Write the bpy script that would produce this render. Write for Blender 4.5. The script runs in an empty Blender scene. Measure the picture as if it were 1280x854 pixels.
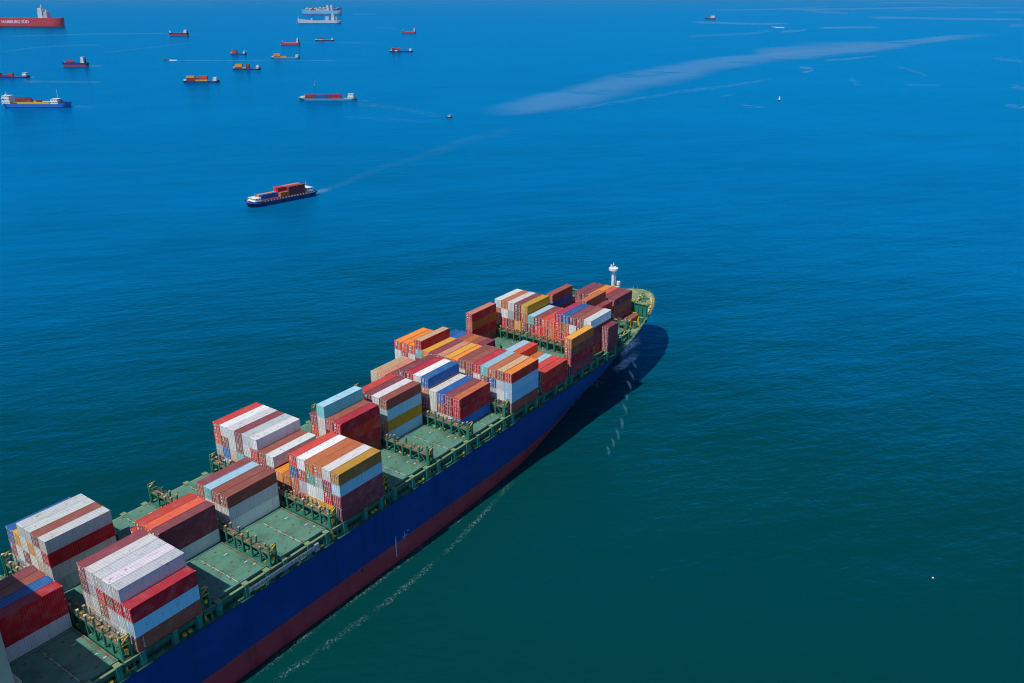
import bpy, bmesh, math, random
from mathutils import Vector, Matrix
R = math.radians
rnd = random.Random(7)
sc = bpy.context.scene
col = sc.collection

# ------------------------------------------------------------------ camera
Z0 = 18.6                                   # height of the hatch covers above the water
CAM = Vector((-99.95, -112.80, 99.17 + Z0))
YAW, PITCH, FPX = R(35.26), R(22.046), 1061.65
fw = Vector((math.cos(PITCH)*math.cos(YAW), math.cos(PITCH)*math.sin(YAW), -math.sin(PITCH)))
rt = Vector((math.sin(YAW), -math.cos(YAW), 0))
up = rt.cross(fw)
cd = bpy.data.cameras.new('camera'); cam = bpy.data.objects.new('camera', cd); col.objects.link(cam)
cd.sensor_width = 36; cd.lens = 36*FPX/1280; cd.clip_start = 1; cd.clip_end = 400000
m3 = Matrix((rt, up, -fw)).transposed()
cam.matrix_world = Matrix.Translation(CAM) @ m3.to_4x4()
sc.camera = cam
sc.cycles.filter_width = 1.1

def at(u, v, z=0.0):
    """photo pixel -> point on the level z (metres above the water)"""
    d = fw + rt*((u-640)/FPX) - up*((v-427)/FPX)
    return CAM + d*((z-CAM.z)/d.z)

# ------------------------------------------------------------------ sky, sun, exposure
to_sun = Vector((-0.655, 0.06, 1.0)).normalized()
elev = math.asin(to_sun.z)
w = bpy.data.worlds.new('World'); sc.world = w; w.use_nodes = True
nt = w.node_tree; nt.nodes.clear()
sky = nt.nodes.new('ShaderNodeTexSky'); sky.sky_type = 'NISHITA'; sky.sun_disc = False
sky.sun_elevation = elev; sky.sun_rotation = math.atan2(to_sun.x, to_sun.y)
sky.air_density = 1.0; sky.dust_density = 0.3; sky.ozone_density = 3.0
bg = nt.nodes.new('ShaderNodeBackground'); bg.inputs['Strength'].default_value = 0.098
wo = nt.nodes.new('ShaderNodeOutputWorld')
hue = nt.nodes.new('ShaderNodeVectorMath'); hue.operation = 'MULTIPLY'; hue.inputs[1].default_value = (.80, .86, 1.0)
nt.links.new(sky.outputs[0], hue.inputs[0]); nt.links.new(hue.outputs[0], bg.inputs[0]); nt.links.new(bg.outputs[0], wo.inputs[0])
sl = bpy.data.lights.new('sun', 'SUN'); sl.energy = 4.1; sl.angle = R(0.5); sl.color = (1, 0.95, 0.87)
so = bpy.data.objects.new('sun', sl); col.objects.link(so)
so.rotation_euler = to_sun.to_track_quat('Z', 'Y').to_euler(); so.location = (0, 0, 300)
vs = sc.view_settings
vs.view_transform = 'Standard'; vs.look = 'None'; vs.exposure = 0; vs.gamma = 1; vs.use_curve_mapping = False

# ------------------------------------------------------------------ materials
def newmat(name):
    m = bpy.data.materials.new(name); m.use_nodes = True
    n = m.node_tree.nodes; n.clear()
    out = n.new('ShaderNodeOutputMaterial'); b = n.new('ShaderNodeBsdfPrincipled')
    m.node_tree.links.new(b.outputs[0], out.inputs[0])
    return m, n, m.node_tree.links, b, out

def mixc(n, l, a, b, f, mode='MIX'):
    x = n.new('ShaderNodeMix'); x.data_type = 'RGBA'; x.blend_type = mode
    for s, v in ((x.inputs[0], f), (x.inputs[6], a), (x.inputs[7], b)):
        if hasattr(v, 'is_output'): l.new(v, s)
        else: s.default_value = v if not isinstance(v, tuple) else (*v, 1)[:4]
    return x.outputs[2]

def mth(n, l, op, a, b=0.0, c=0.0, clamp=False):
    x = n.new('ShaderNodeMath'); x.operation = op; x.use_clamp = clamp
    for s, v in zip(x.inputs, (a, b, c)):
        if hasattr(v, 'is_output'): l.new(v, s)
        else: s.default_value = v
    return x.outputs[0]

def ramp(n, l, f, lo, hi):
    x = n.new('ShaderNodeMapRange'); x.interpolation_type = 'SMOOTHSTEP'
    l.new(f, x.inputs[0]); x.inputs[1].default_value = lo; x.inputs[2].default_value = hi
    return x.outputs[0]

def noise(n, l, vec, scale, detail=3, rough=.55, stretch=None):
    if stretch:
        mp = n.new('ShaderNodeMapping'); l.new(vec, mp.inputs[0]); mp.inputs[3].default_value = stretch; vec = mp.outputs[0]
    x = n.new('ShaderNodeTexNoise'); l.new(vec, x.inputs['Vector']); x.inputs['Scale'].default_value = scale
    x.inputs['Detail'].default_value = detail; x.inputs['Roughness'].default_value = rough
    return x.outputs[0]

def paint(name, c, rough=.55, dirt=.25, rust=0.0, scale=.35, rustc=(.16, .07, .03), spec=.3):
    """weathered paint: uneven tone, grime, rust patches"""
    m, n, l, b, o = newmat(name)
    tc = n.new('ShaderNodeTexCoord').outputs['Object']
    n1 = noise(n, l, tc, scale, 4); n2 = noise(n, l, tc, scale*6, 4)
    d = mixc(n, l, c, tuple(x*.45 for x in c), mth(n, l, 'MULTIPLY', ramp(n, l, n1, .42, .75), dirt*1.6))
    d = mixc(n, l, d, tuple(min(1, x*1.25+.015) for x in c), mth(n, l, 'MULTIPLY', ramp(n, l, n2, .5, .72), dirt))
    if rust:
        f = mth(n, l, 'MULTIPLY', ramp(n, l, noise(n, l, tc, scale*3, 5, .65), .66-rust*.22, .74), .8)
        d = mixc(n, l, d, rustc, f)
    l.new(d, b.inputs['Base Color']); b.inputs['Roughness'].default_value = rough
    b.inputs['Specular IOR Level'].default_value = spec
    return m

# container paint: colour is the object's own colour, with weathering that differs per container
def container_paint(name, roof=False):
    m, n, l, b, o = newmat(name)
    oi = n.new('ShaderNodeObjectInfo'); c = oi.outputs['Color']; r = oi.outputs['Random']
    tc = n.new('ShaderNodeTexCoord').outputs['Object']
    add = n.new('ShaderNodeVectorMath'); add.operation = 'ADD'; l.new(tc, add.inputs[0])
    cx = n.new('ShaderNodeCombineXYZ'); l.new(mth(n, l, 'MULTIPLY', r, 90), cx.inputs[0]); l.new(mth(n, l, 'MULTIPLY', r, 57), cx.inputs[1]); l.new(cx.outputs[0], add.inputs[1])
    v = add.outputs[0]
    k = mth(n, l, 'MULTIPLY_ADD', r, .30, .84)
    cc = n.new('ShaderNodeVectorMath'); cc.operation = 'SCALE'; l.new(c, cc.inputs[0]); l.new(k, cc.inputs['Scale'])
    d = cc.outputs[0]
    streak = noise(n, l, v, 1.0, 3, .6, (2.6, 2.6, .25)) if not roof else noise(n, l, v, .8, 4, .6, (.5, 1.6, 1))
    d = mixc(n, l, d, (.10, .085, .075), mth(n, l, 'MULTIPLY', ramp(n, l, streak, .48, .8), .46 if roof else .34))
    d = mixc(n, l, d, (.72, .69, .64), mth(n, l, 'MULTIPLY', ramp(n, l, noise(n, l, v, .5, 3), .45, .8), .10 if not roof else .07))
    blot = noise(n, l, v, 1.5 if roof else 1.1, 5, .6)
    d = mixc(n, l, d, (.17, .075, .035), mth(n, l, 'MULTIPLY', ramp(n, l, blot, *((.61, .68) if roof else (.66, .74))), .75 if roof else .6))
    if roof:   # small dark patches and scuffs
        d = mixc(n, l, d, (.09, .09, .09), mth(n, l, 'MULTIPLY', ramp(n, l, noise(n, l, v, 2.6, 4, .7), .66, .72), .55))
    l.new(d, b.inputs['Base Color']); b.inputs['Roughness'].default_value = .5; b.inputs['Specular IOR Level'].default_value = .3
    return m

M = {}
M['shell'] = container_paint('container_paint'); M['roof'] = container_paint('container_roof_paint', True)
M['casting'] = paint('corner_casting_metal', (.42, .37, .32), .6, .3, .5, 2)
M['rod'] = paint('galvanised_rod', (.55, .55, .54), .4, .2, .4, 3)
M['mark'] = paint('white_marking', (.75, .75, .73), .6, .1)
M['sticker'] = paint('yellow_sticker', (.72, .42, .02), .6, .1)
def hull_paint(name, c, streak, scuff):
    """ship's side: plate seams, vertical runs and rubbed patches"""
    m, n, l, b, o = newmat(name)
    tc = n.new('ShaderNodeTexCoord').outputs['Object']
    d = mixc(n, l, c, tuple(x*.55 for x in c), mth(n, l, 'MULTIPLY', ramp(n, l, noise(n, l, tc, .5, 4, .6, (1, 1, .06)), .45, .75), streak))
    d = mixc(n, l, d, tuple(min(1, x*1.3+.012) for x in c), mth(n, l, 'MULTIPLY', ramp(n, l, noise(n, l, tc, .09, 4, .6, (1, 1, 2.2)), .5, .72), streak))
    d = mixc(n, l, d, scuff, mth(n, l, 'MULTIPLY', ramp(n, l, noise(n, l, tc, .35, 5, .7, (.5, 1, 1.6)), .66, .76), .55))
    sp = n.new('ShaderNodeSeparateXYZ'); l.new(tc, sp.inputs[0])
    for ax, per in ((0, 9.6), (2, 2.9)):
        q = mth(n, l, 'ABSOLUTE', mth(n, l, 'SUBTRACT', mth(n, l, 'FRACT', mth(n, l, 'DIVIDE', sp.outputs[ax], per)), .5))
        d = mixc(n, l, d, tuple(x*.6 for x in c), mth(n, l, 'MULTIPLY', ramp(n, l, q, .5-.12/per, .5), .30))
    l.new(d, b.inputs['Base Color']); b.inputs['Roughness'].default_value = .5; b.inputs['Specular IOR Level'].default_value = .3
    bp = n.new('ShaderNodeBump'); bp.inputs['Strength'].default_value = .25; l.new(noise(n, l, tc, .35, 2, .5), bp.inputs['Height']); l.new(bp.outputs[0], b.inputs['Normal'])
    return m
M['hull_blue'] = hull_paint('hull_blue_paint', (.0015, .034, .19), .5, (.03, .06, .16))
M['hull_red'] = hull_paint('hull_red_antifouling', (.37, .036, .048), .7, (.10, .05, .05))
M['hatch'] = paint('hatch_green_paint', (.090, .228, .165), .65, .5, .55, .28, (.20, .12, .07))
M['socket'] = paint('rusty_socket', (.20, .075, .045), .8, .3, .5, 2)
M['whiteline'] = paint('white_line', (.55, .57, .53), .7, .3)
M['coaming'] = paint('coaming_green_paint', (.022, .13, .085), .6, .4, .35, .5)
M['girder'] = paint('girder_pale_green', (.19, .27, .14), .7, .35, .6, .6, (.22, .14, .06))
M['steel_green'] = paint('steel_green_paint', (.028, .17, .115), .55, .35, .3, .8)
M['pillar'] = paint('pillar_green_paint', (.022, .19, .145), .5, .3, .15, .8)
M['walk'] = paint('rusty_walkway', (.19, .16, .105), .8, .4, .6, 1.2, (.20, .09, .04))
M['rustcap'] = paint('rusty_cap', (.50, .30, .13), .7, .3, .4, 3)
M['yellow'] = paint('yellow_paint', (.70, .42, .02), .5, .25, .2, 2)
M['deck'] = paint('deck_green_paint', (.045, .14, .10), .7, .45, .45, .4)
M['fdeck'] = paint('forecastle_pale_green', (.225, .285, .145), .7, .35, .4, .5, (.25, .17, .08))
M['white'] = paint('white_paint', (.75, .75, .72), .5, .15, .12, .5)
M['cream'] = paint('cream_paint', (.62, .56, .42), .5, .2, .2, 1)
M['house'] = paint('grey_house_paint', (.50, .41, .30), .6, .15, .1, .3)
M['glass'] = paint('dark_window_glass', (.012, .016, .022), .12, 0, spec=.6)
M['alu'] = paint('aluminium_ladder', (.33, .35, .37), .45, .3, .3, 2)
M['black'] = paint('black_paint', (.018, .02, .024), .5, .2)
M['dark_blue'] = paint('dark_blue_paint', (.008, .045, .22), .5, .25, .15, .4)
M['mid_blue'] = paint('mid_blue_paint', (.02, .15, .50), .5, .2, .1, .3)
M['pale_blue'] = paint('pale_blue_paint', (.10, .29, .43), .5, .2, .15, .3)
M['sky_blue'] = paint('sky_blue_paint', (.14, .48, .72), .5, .1, 0, .05)
M['red_hull'] = paint('red_hull_paint', (.55, .045, .05), .5, .15, 0, .05)
M['red'] = paint('red_paint', (.50, .04, .03), .5, .2, .1, .5)
M['grey'] = paint('grey_paint', (.52, .55, .60), .5, .15, 0, .05)
M['orange'] = paint('orange_paint', (.75, .25, .03), .5, .15, 0, .5)
M['navy'] = paint('navy_paint', (.015, .022, .05), .5, .15, 0, .1)
M['tan'] = paint('tan_deck', (.45, .34, .20), .7, .3, .3, .5)

# ------------------------------------------------------------------ mesh helpers
class MB:
    def __init__(s): s.v = []; s.f = []; s.m = []
    def face(s, pts, m=0):
        i = len(s.v); s.v += [tuple(p) for p in pts]; s.f.append(tuple(range(i, i+len(pts)))); s.m.append(m)
    def box(s, x0, x1, y0, y1, z0, z1, m=0, top=None):
        i = len(s.v)
        s.v += [(x0,y0,z0),(x1,y0,z0),(x1,y1,z0),(x0,y1,z0),(x0,y0,z1),(x1,y0,z1),(x1,y1,z1),(x0,y1,z1)]
        for f in ((3,2,1,0),(4,5,6,7),(0,1,5,4),(1,2,6,5),(2,3,7,6),(3,0,4,7)):
            s.f.append(tuple(i+k for k in f)); s.m.append(m if top is None or f != (4,5,6,7) else top)
        return s
    def bar(s, a, b, w, m=0, h=None):
        """square bar between two points"""
        a, b = Vector(a), Vector(b); d = (b-a).normalized()
        r = d.cross(Vector((0,0,1)));  r = Vector((1,0,0)) if r.length < 1e-4 else r.normalized()
        u = r.cross(d); r, u = r*w/2, u*(h or w)/2
        i = len(s.v)
        for p in (a, b): s.v += [tuple(p+r+u), tuple(p-r+u), tuple(p-r-u), tuple(p+r-u)]
        for f in ((0,1,5,4),(1,2,6,5),(2,3,7,6),(3,0,4,7),(3,2,1,0),(4,5,6,7)):
            s.f.append(tuple(i+k for k in f)); s.m.append(m)
        return s
    def cyl(s, x, y, z0, z1, r0, r1=None, n=12, m=0, cap=None):
        r1 = r0 if r1 is None else r1; i = len(s.v)
        for z, r in ((z0, r0), (z1, r1)):
            s.v += [(x+r*math.cos(2*math.pi*k/n), y+r*math.sin(2*math.pi*k/n), z) for k in range(n)]
        for k in range(n):
            s.f.append((i+k, i+(k+1)%n, i+n+(k+1)%n, i+n+k)); s.m.append(m)
        s.f.append(tuple(i+n+k for k in range(n))); s.m.append(m if cap is None else cap)
        s.f.append(tuple(i+n-1-k for k in range(n))); s.m.append(m)
        return s
    def tube_y(s, x, z, y0, y1, r, n=12, m=0):
        i = len(s.v)
        for y in (y0, y1):
            s.v += [(x+r*math.cos(2*math.pi*k/n), y, z+r*math.sin(2*math.pi*k/n)) for k in range(n)]
        for k in range(n):
            s.f.append((i+k, i+n+k, i+n+(k+1)%n, i+(k+1)%n)); s.m.append(m)
        s.f.append(tuple(i+k for k in range(n))); s.m.append(m)
        s.f.append(tuple(i+n+n-1-k for k in range(n))); s.m.append(m)
        return s
    def mesh(s, name, mats, smooth=False, recalc=False):
        me = bpy.data.meshes.new(name); me.from_pydata(s.v, [], s.f)
        for mt in mats: me.materials.append(mt)
        me.polygons.foreach_set('material_index', s.m)
        if smooth: me.polygons.foreach_set('use_smooth', [True]*len(s.f))
        if recalc:
            bm = bmesh.new(); bm.from_mesh(me); bmesh.ops.remove_doubles(bm, verts=bm.verts, dist=.001)
            bmesh.ops.recalc_face_normals(bm, faces=bm.faces); bm.to_mesh(me); bm.free()
        me.update(); return me

def link(name, me, parent=None, loc=None, color=None, rz=None):
    o = bpy.data.objects.new(name, me); col.objects.link(o)
    if parent is not None: o.parent = parent
    if loc is not None: o.location = loc
    if rz is not None: o.rotation_euler = (0, 0, rz)
    if color is not None: o.color = (*color, 1)
    return o

def obj(name, mb, mats, parent=None, smooth=False, recalc=False, loc=None):
    mats = mats if isinstance(mats, (list, tuple)) else [mats]
    return link(name, mb.mesh(name, mats, smooth, recalc), parent, loc)

def tag(o, label, cat, group=None):
    o['label'] = label; o['category'] = cat
    if group: o['group'] = group
    return o

def lerp(tab, x):
    if x <= tab[0][0]: return tab[0][1]
    for (a, b), (c, d) in zip(tab, tab[1:]):
        if x <= c: return b + (d-b)*(x-a)/(c-a)
    return tab[-1][1]

def smooth_tab(tab):
    """resample a table with a monotone cubic so that lofted sides are fair"""
    xs = [p[0] for p in tab]; ys = [p[1] for p in tab]; n = len(xs)
    d = [(ys[i+1]-ys[i])/(xs[i+1]-xs[i]) for i in range(n-1)]
    t = [d[0]] + [0 if d[i-1]*d[i] <= 0 else 2*d[i-1]*d[i]/(d[i-1]+d[i]) for i in range(1, n-1)] + [d[-1]]
    def f(x):
        if x <= xs[0]: return ys[0]
        if x >= xs[-1]: return ys[-1]
        i = max(k for k in range(n-1) if xs[k] <= x); h = xs[i+1]-xs[i]; s = (x-xs[i])/h
        return ((2*s**3-3*s*s+1)*ys[i] + (s**3-2*s*s+s)*h*t[i] + (-2*s**3+3*s*s)*ys[i+1] + (s**3-s*s)*h*t[i+1])
    return f

# ------------------------------------------------------------------ water
def water_material(name):
    m, n, l, b, out = newmat(name); n.remove(b)
    tc = n.new('ShaderNodeTexCoord').outputs['Object']
    ge = n.new('ShaderNodeNewGeometry')
    rot = n.new('ShaderNodeMapping'); l.new(tc, rot.inputs[0]); rot.inputs[2].default_value = (0, 0, R(-52))
    v = rot.outputs[0]
    big = noise(n, l, v, .012, 3, .55, (1, .45, 1))
    w1 = noise(n, l, v, .075, 4, .6, (1, .38, 1))
    w2 = noise(n, l, v, .34, 4, .62, (1, .5, 1))
    w3 = noise(n, l, tc, 1.1, 3, .6)
    h = mth(n, l, 'ADD', mth(n, l, 'MULTIPLY', w1, 1.5), mth(n, l, 'MULTIPLY', w2, .55))
    h = mth(n, l, 'ADD', h, mth(n, l, 'MULTIPLY', w3, .12))
    patch = ramp(n, l, noise(n, l, tc, .0035, 3, .6, (1, 2, 1)), .35, .7)
    bp = n.new('ShaderNodeBump'); l.new(h, bp.inputs['Height']); bp.inputs['Distance'].default_value = 1.0
    l.new(mth(n, l, 'MULTIPLY_ADD', patch, .26, .36), bp.inputs['Strength'])
    df = n.new('ShaderNodeBsdfDiffuse'); gl = n.new('ShaderNodeBsdfGlossy')
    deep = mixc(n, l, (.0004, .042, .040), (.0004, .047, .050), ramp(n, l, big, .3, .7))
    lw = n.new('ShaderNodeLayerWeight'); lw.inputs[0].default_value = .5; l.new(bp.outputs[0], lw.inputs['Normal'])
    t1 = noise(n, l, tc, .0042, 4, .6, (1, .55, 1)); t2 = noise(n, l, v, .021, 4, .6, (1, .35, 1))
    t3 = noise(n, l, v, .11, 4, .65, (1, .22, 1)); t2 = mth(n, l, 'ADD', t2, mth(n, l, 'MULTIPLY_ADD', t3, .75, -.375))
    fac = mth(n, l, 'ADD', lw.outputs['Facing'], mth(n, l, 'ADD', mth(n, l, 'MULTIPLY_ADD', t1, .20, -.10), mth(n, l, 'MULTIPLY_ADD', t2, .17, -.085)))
    dc = mixc(n, l, deep, (.0002, .182, .440), ramp(n, l, fac, .475, 1.0))  # bluer at grazing view: sky reflection put into the diffuse colour
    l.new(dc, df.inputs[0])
    gl.inputs[0].default_value = (.008, .50, .95, 1); gl.inputs['Roughness'].default_value = .16
    fr = n.new('ShaderNodeFresnel'); fr.inputs[0].default_value = 1.34
    for nd in (df, gl, fr): l.new(bp.outputs[0], nd.inputs['Normal'])
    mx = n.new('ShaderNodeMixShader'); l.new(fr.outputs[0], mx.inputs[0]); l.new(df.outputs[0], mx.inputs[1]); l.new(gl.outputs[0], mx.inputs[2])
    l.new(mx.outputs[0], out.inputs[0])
    return m
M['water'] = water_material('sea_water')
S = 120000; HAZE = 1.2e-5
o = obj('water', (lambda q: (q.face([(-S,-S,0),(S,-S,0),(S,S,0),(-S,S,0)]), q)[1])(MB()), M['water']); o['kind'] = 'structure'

# ------------------------------------------------------------------ the big ship
ship = bpy.data.objects.new('container_ship', None); col.objects.link(ship); ship.location = (0, 20, Z0)
tag(ship, 'huge blue and red container ship with green hatch covers, filling the lower half', 'container ship')
# everything on the ship is given in metres from the hatch level (z) and the starboard rail (y), ship origin at y = 20
YS = -20.0
def sh(p): return (p[0], p[1]+YS, p[2])

EDGE = smooth_tab([(-140,20.3),(95,20.3),(105,20.15),(114,19.8),(123,18.8),(134,17.5),(147,14.9),(157.8,11.6),(166,7.4),(170.3,3.7),(172,0)])
LEV = [(-3, EDGE, 172.0),
       (-8, smooth_tab([(-140,20.3),(85,20.3),(105,18.9),(118,16.4),(130,13.2),(145,8.2),(155,4.5),(164,0)]), 164.0),
       (-13.4, smooth_tab([(-140,20.3),(50,20.3),(61,20.0),(78,19.0),(97,15.8),(114,11.7),(130,7.6),(145,3.6),(158.5,0)]), 158.5),
       (-18.6, smooth_tab([(-140,20.3),(22,20.2),(61,18.7),(70,17.7),(87,14.6),(98,12.4),(115,8.2),(130,4.8),(145,1.8),(157,0)]), 157.0),
       (-24, smooth_tab([(-140,19),(10,18.5),(40,16.5),(61,14),(87,9),(115,4),(140,.9),(156,0)]), 156.0)]
def edge_z(x):
    t = min(1, max(0, (x-124)/20)); t = t*t*(3-2*t); return -3 + 2.1*t
def half_breadth(x, z):
    e = edge_z(x); t = min(1, max(0, (e-z)/(e+8))); xa, xb = LEV[0][2], LEV[1][2]
    s = (x-X0)/((1-t)*xa+t*xb-X0)
    if s >= 1: return 0.0
    return max(0.0, (1-t)*EDGE(X0+s*(xa-X0))+t*LEV[1][1](X0+s*(xb-X0)))
X0 = -118.0
NS = 110
def hull_rows():
    rows = []
    # add in-between levels for a fair flare
    lv = []
    for (za, fa, xa), (zb, fb, xb) in zip(LEV, LEV[1:]):
        for k in range(3):
            lv.append((za, fa, xa, zb, fb, xb, k/3))
    lv.append((*LEV[-2], *LEV[-1], 1.0))
    for za, fa, xa, zb, fb, xb, t in lv:
        r = []
        for i in range(NS+1):
            s = 1-(1-i/NS)**1.6
            A, B = X0+s*(xa-X0), X0+s*(xb-X0)
            ea = edge_z(A) if za == -3 else za
            r.append((A+(B-A)*t, fa(A)+(fb(B)-fa(B-0) if False else (fb(B)-fa(A)))*t, ea+(zb-ea)*t))
        rows.append(r)
    return rows
rows = hull_rows()
mb = MB(); nr = len(rows)
for sgn in (-1, 1):
    base = len(mb.v)
    for r in rows: mb.v += [(x, sgn*h, z) for x, h, z in r]
    for a in range(nr-1):
        for i in range(NS):
            q = [base+a*(NS+1)+i, base+a*(NS+1)+i+1, base+(a+1)*(NS+1)+i+1, base+(a+1)*(NS+1)+i]
            mb.f.append(tuple(q if sgn > 0 else q[::-1])); mb.m.append(0 if a < 6 else 1)
# transom
for a in range(nr-1):
    p, q = rows[a][0], rows[a+1][0]
    mb.face([(p[0],-p[1],p[2]),(p[0],p[1],p[2]),(q[0],q[1],q[2]),(q[0],-q[1],q[2])], 0 if a < 6 else 1)
hull = obj('hull', mb, [M['hull_blue'], M['hull_red']], ship, smooth=True, recalc=True)

# decks
def deck_strip(xa, xb, n, drop, inset):
    mb = MB(); pr = None
    for i in range(n+1):
        x = xa+(xb-xa)*i/n; z = edge_z(x)-drop; hb = max(.05, half_breadth(x, z)-inset)
        cur = [(x,-hb,z),(x,hb,z)]
        if pr: mb.face([pr[0], cur[0], cur[1], pr[1]])
        pr = cur
    return mb
obj('main_deck', deck_strip(X0+.1, 133, 60, .06, .12), M['deck'], ship)
obj('forecastle_deck', deck_strip(133, 171.6, 30, 1.05, .10), M['fdeck'], ship)
# inner face and cap of the bow bulwark
mb = MB(); pr = None
for i in range(61):
    x = 125+(171.7-125)*i/60; h = EDGE(x); z = edge_z(x)
    h2 = half_breadth(x, z-1.2); cur = [(x,h+.03,z),(x,max(0,h-.26),z),(x,max(0,h2-.55),z-1.2)]
    if pr:
        for a in (0, 1):
            for s in (-1, 1):
                q = [pr[a], cur[a], cur[a+1], pr[a+1]]; mb.face([(p[0], s*p[1], p[2]+.004) for p in q])
    pr = cur
mb.box(170.35, 170.47, -3.4, 3.4, -2.3, -.9)            # nose plate and small cap at the stem
for k in range(6):
    xa, xb = 170.4+k*.26, 170.4+(k+1)*.26; ha, hb_ = max(0, EDGE(xa)), max(0, EDGE(xb)); mb.face([(xa,-ha,-.893),(xb,-hb_,-.893),(xb,hb_,-.893),(xa,ha,-.893)])
obj('bulwark', mb, M['fdeck'], ship, recalc=True)

BAY = {'A':-60.85,'B':-45.8,'C':-30.8,'D':-15.8,'E':-0.15,'F':14.95,'G':29.8,'H':44.8,'I':59.55,'J':74.25,'K':88.4,'L':103.2,'M':117.6,'N':131.2}
NAMES = list(BAY)
CL = 12.192
YLIM = {'L':(.0,40),'M':(4.8,35.2),'N':(7.4,32.6)}
def ylim(b): return {'M':(4.6,35.4),'N':(7.3,32.7),'L':(1.6,38.4)}.get(b, (1.3,38.7))

# hatch covers (three panels per bay) and coamings
hatch_cache = {}
def hatch_mesh(w):
    key = round(w, 2)
    if key in hatch_cache: return hatch_cache[key]
    mb = MB(); L2 = 6.15; w2 = w/2
    mb.box(-L2, L2, -w2, w2, -.85, 0)
    nrow = max(2, int(w/2.5))
    for k in range(nrow):                                # twist-lock sockets, pairs along each row
        y = (k-(nrow-1)/2)*2.5
        for x, dy in ((-L2+.35,.95),(L2-.35,.95),(-L2+.35,-.95),(L2-.35,-.95),(-.28,.95),(.28,-.95),(-3.0,0),(3.2,0)):
            if abs(x) < 4 and abs(x) > 1 and k % 2: continue
            j = rnd.uniform(-.06,.06)
            mb.box(x-.24+j, x+.24+j, y+dy-.17, y+dy+.17, 0, .045, 1)
    y = -w2+.6
    while y < w2-1.2:                                    # broken white seam line amidships
        ln = rnd.uniform(.7, 2.2); mb.box(-.05, .05, y, min(y+ln, w2-.4), .0, .012, 2); y += ln+rnd.uniform(.15, .7)
    for k in range(3):
        x = rnd.uniform(2.5, 5); y = rnd.uniform(-w2+1, w2-1); mb.box(x, x+.75, y, y+.22, 0, .014, 2)
    for y in (-w2*.36, w2*.33): mb.box(-L2+.2, L2-.2, y-.03, y+.03, 0, .02, 0)
    mb.box(-L2+.3, -L2+.42, -w2+.1, w2-.1, .0, .03, 1); mb.box(L2-.5, L2-.36, -w2+.1, w2-.1, 0, .03, 1)
    hatch_cache[key] = mb.mesh('hatch_cover', [M['hatch'], M['socket'], M['whiteline']])
    return hatch_cache[key]
coam_cache = {}
for b in NAMES:
    y0, y1 = ylim(b); xc = BAY[b]+CL/2; wd = (y1-y0)
    mb = MB().box(BAY[b]-.35, BAY[b]+CL+.35, y0+.25+YS, y1-.25+YS, edge_z(xc)-.2, -.9)
    for s in (0, 1):                                     # stiffeners along the coaming side
        for k in range(9):
            x = BAY[b]+.3+k*(CL-.6)/8; y = (y0+.25 if s == 0 else y1-.25)+YS
            mb.box(x-.06, x+.06, y-.28 if s == 0 else y+.004, y-.004 if s == 0 else y+.28, edge_z(xc)-.1, -.92)
    obj('hatch_coaming', mb, M['coaming'], ship)
    cut = [y0, y0+wd*.345, y0+wd*.655, y1]
    for a, c in zip(cut, cut[1:]):
        link('hatch_cover', hatch_mesh(c-a-.12), ship, (xc, (a+c)/2+YS, 0))

# pillars under the outboard stacks, girders, side fittings
pil = MB().box(-.45,.45,-.5,.5,0,2.86).box(-.55,.55,-.6,.6,2.86,2.98,1).box(-.62,-.46,-.25,.25,.1,2.4).mesh('support_pillar', [M['pillar'], M['girder']])
gird = {}
for b in NAMES:
    x0 = BAY[b]; yl = {'M':3.4,'N':5.6}.get(b, .55)
    for side in (0, 1):
        y = (yl if side == 0 else 40-yl)+YS
        for x in ((x0+.7, x0+CL/2+.6, x0+CL-.7)):
            o = link('support_pillar', pil, ship, (x, y, -3.02)); 
            if side: o.rotation_euler = (0, 0, math.pi)
        if b not in 'N':
            g = MB().box(x0-2.4, x0+CL+.2, y-.28, y+.28, -.78, -.42, 1, 0).box(x0-2.4, x0+CL+.2, y-.06, y+.06, -1.5, -.78, 1)
            obj('side_girder', g, [M['girder'], M['coaming']], ship)
vent = MB().cyl(0,0,0,.75,.16,n=10).cyl(0,0,.75,1.0,.42,.36,n=12,m=1).mesh('mushroom_vent', [M['steel_green'], M['yellow']])
boll = MB().box(-.9,.9,-.35,.35,0,.12).cyl(-.5,0,.12,.75,.22,n=12,m=0,cap=1).cyl(.5,0,.12,.75,.22,n=12,m=0,cap=1).mesh('mooring_bollard', [M['steel_green'], M['yellow']])
pad = MB().box(-1.0,1.0,-.42,.42,0,.08).box(-.8,-.3,-.3,.3,.08,.4,1).box(.2,.5,-.2,.25,.08,.3,1).mesh('deck_locker', [M['fdeck'], M['steel_green']])
for b in NAMES[:-2]:
    x0 = BAY[b]
    for side in (0, 1):
        y = (.15 if side == 0 else 39.85)+YS
        link('mushroom_vent', vent, ship, (x0+rnd.uniform(8.2,8.8), y+.1, -3.05))
        link('mushroom_vent', vent, ship, (x0+rnd.uniform(9.4,10), y+.15, -3.05))
        link('deck_locker', pad, ship, (x0+rnd.uniform(2.5,4.6), y+.3, -3.05))
        if rnd.random() < .5: link('mooring_bollard', boll, ship, (x0-1.4, y+.25, -3.05))

# guard rails along the starboard and port sheer
for s in (-1, 1):
    mb = MB(); x = -60.0
    while x < 122:
        h = s*(EDGE(x)-.15); h2 = s*(EDGE(x+2)-.15)
        mb.bar((x,h,-3.0),(x,h,-1.95),.05)
        for z in (-1.97, -2.35, -2.7): mb.bar((x,h,z),(x+2,h2,z),.035)
        x += 2
    obj('guard_rail', mb, M['steel_green'], ship)

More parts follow.
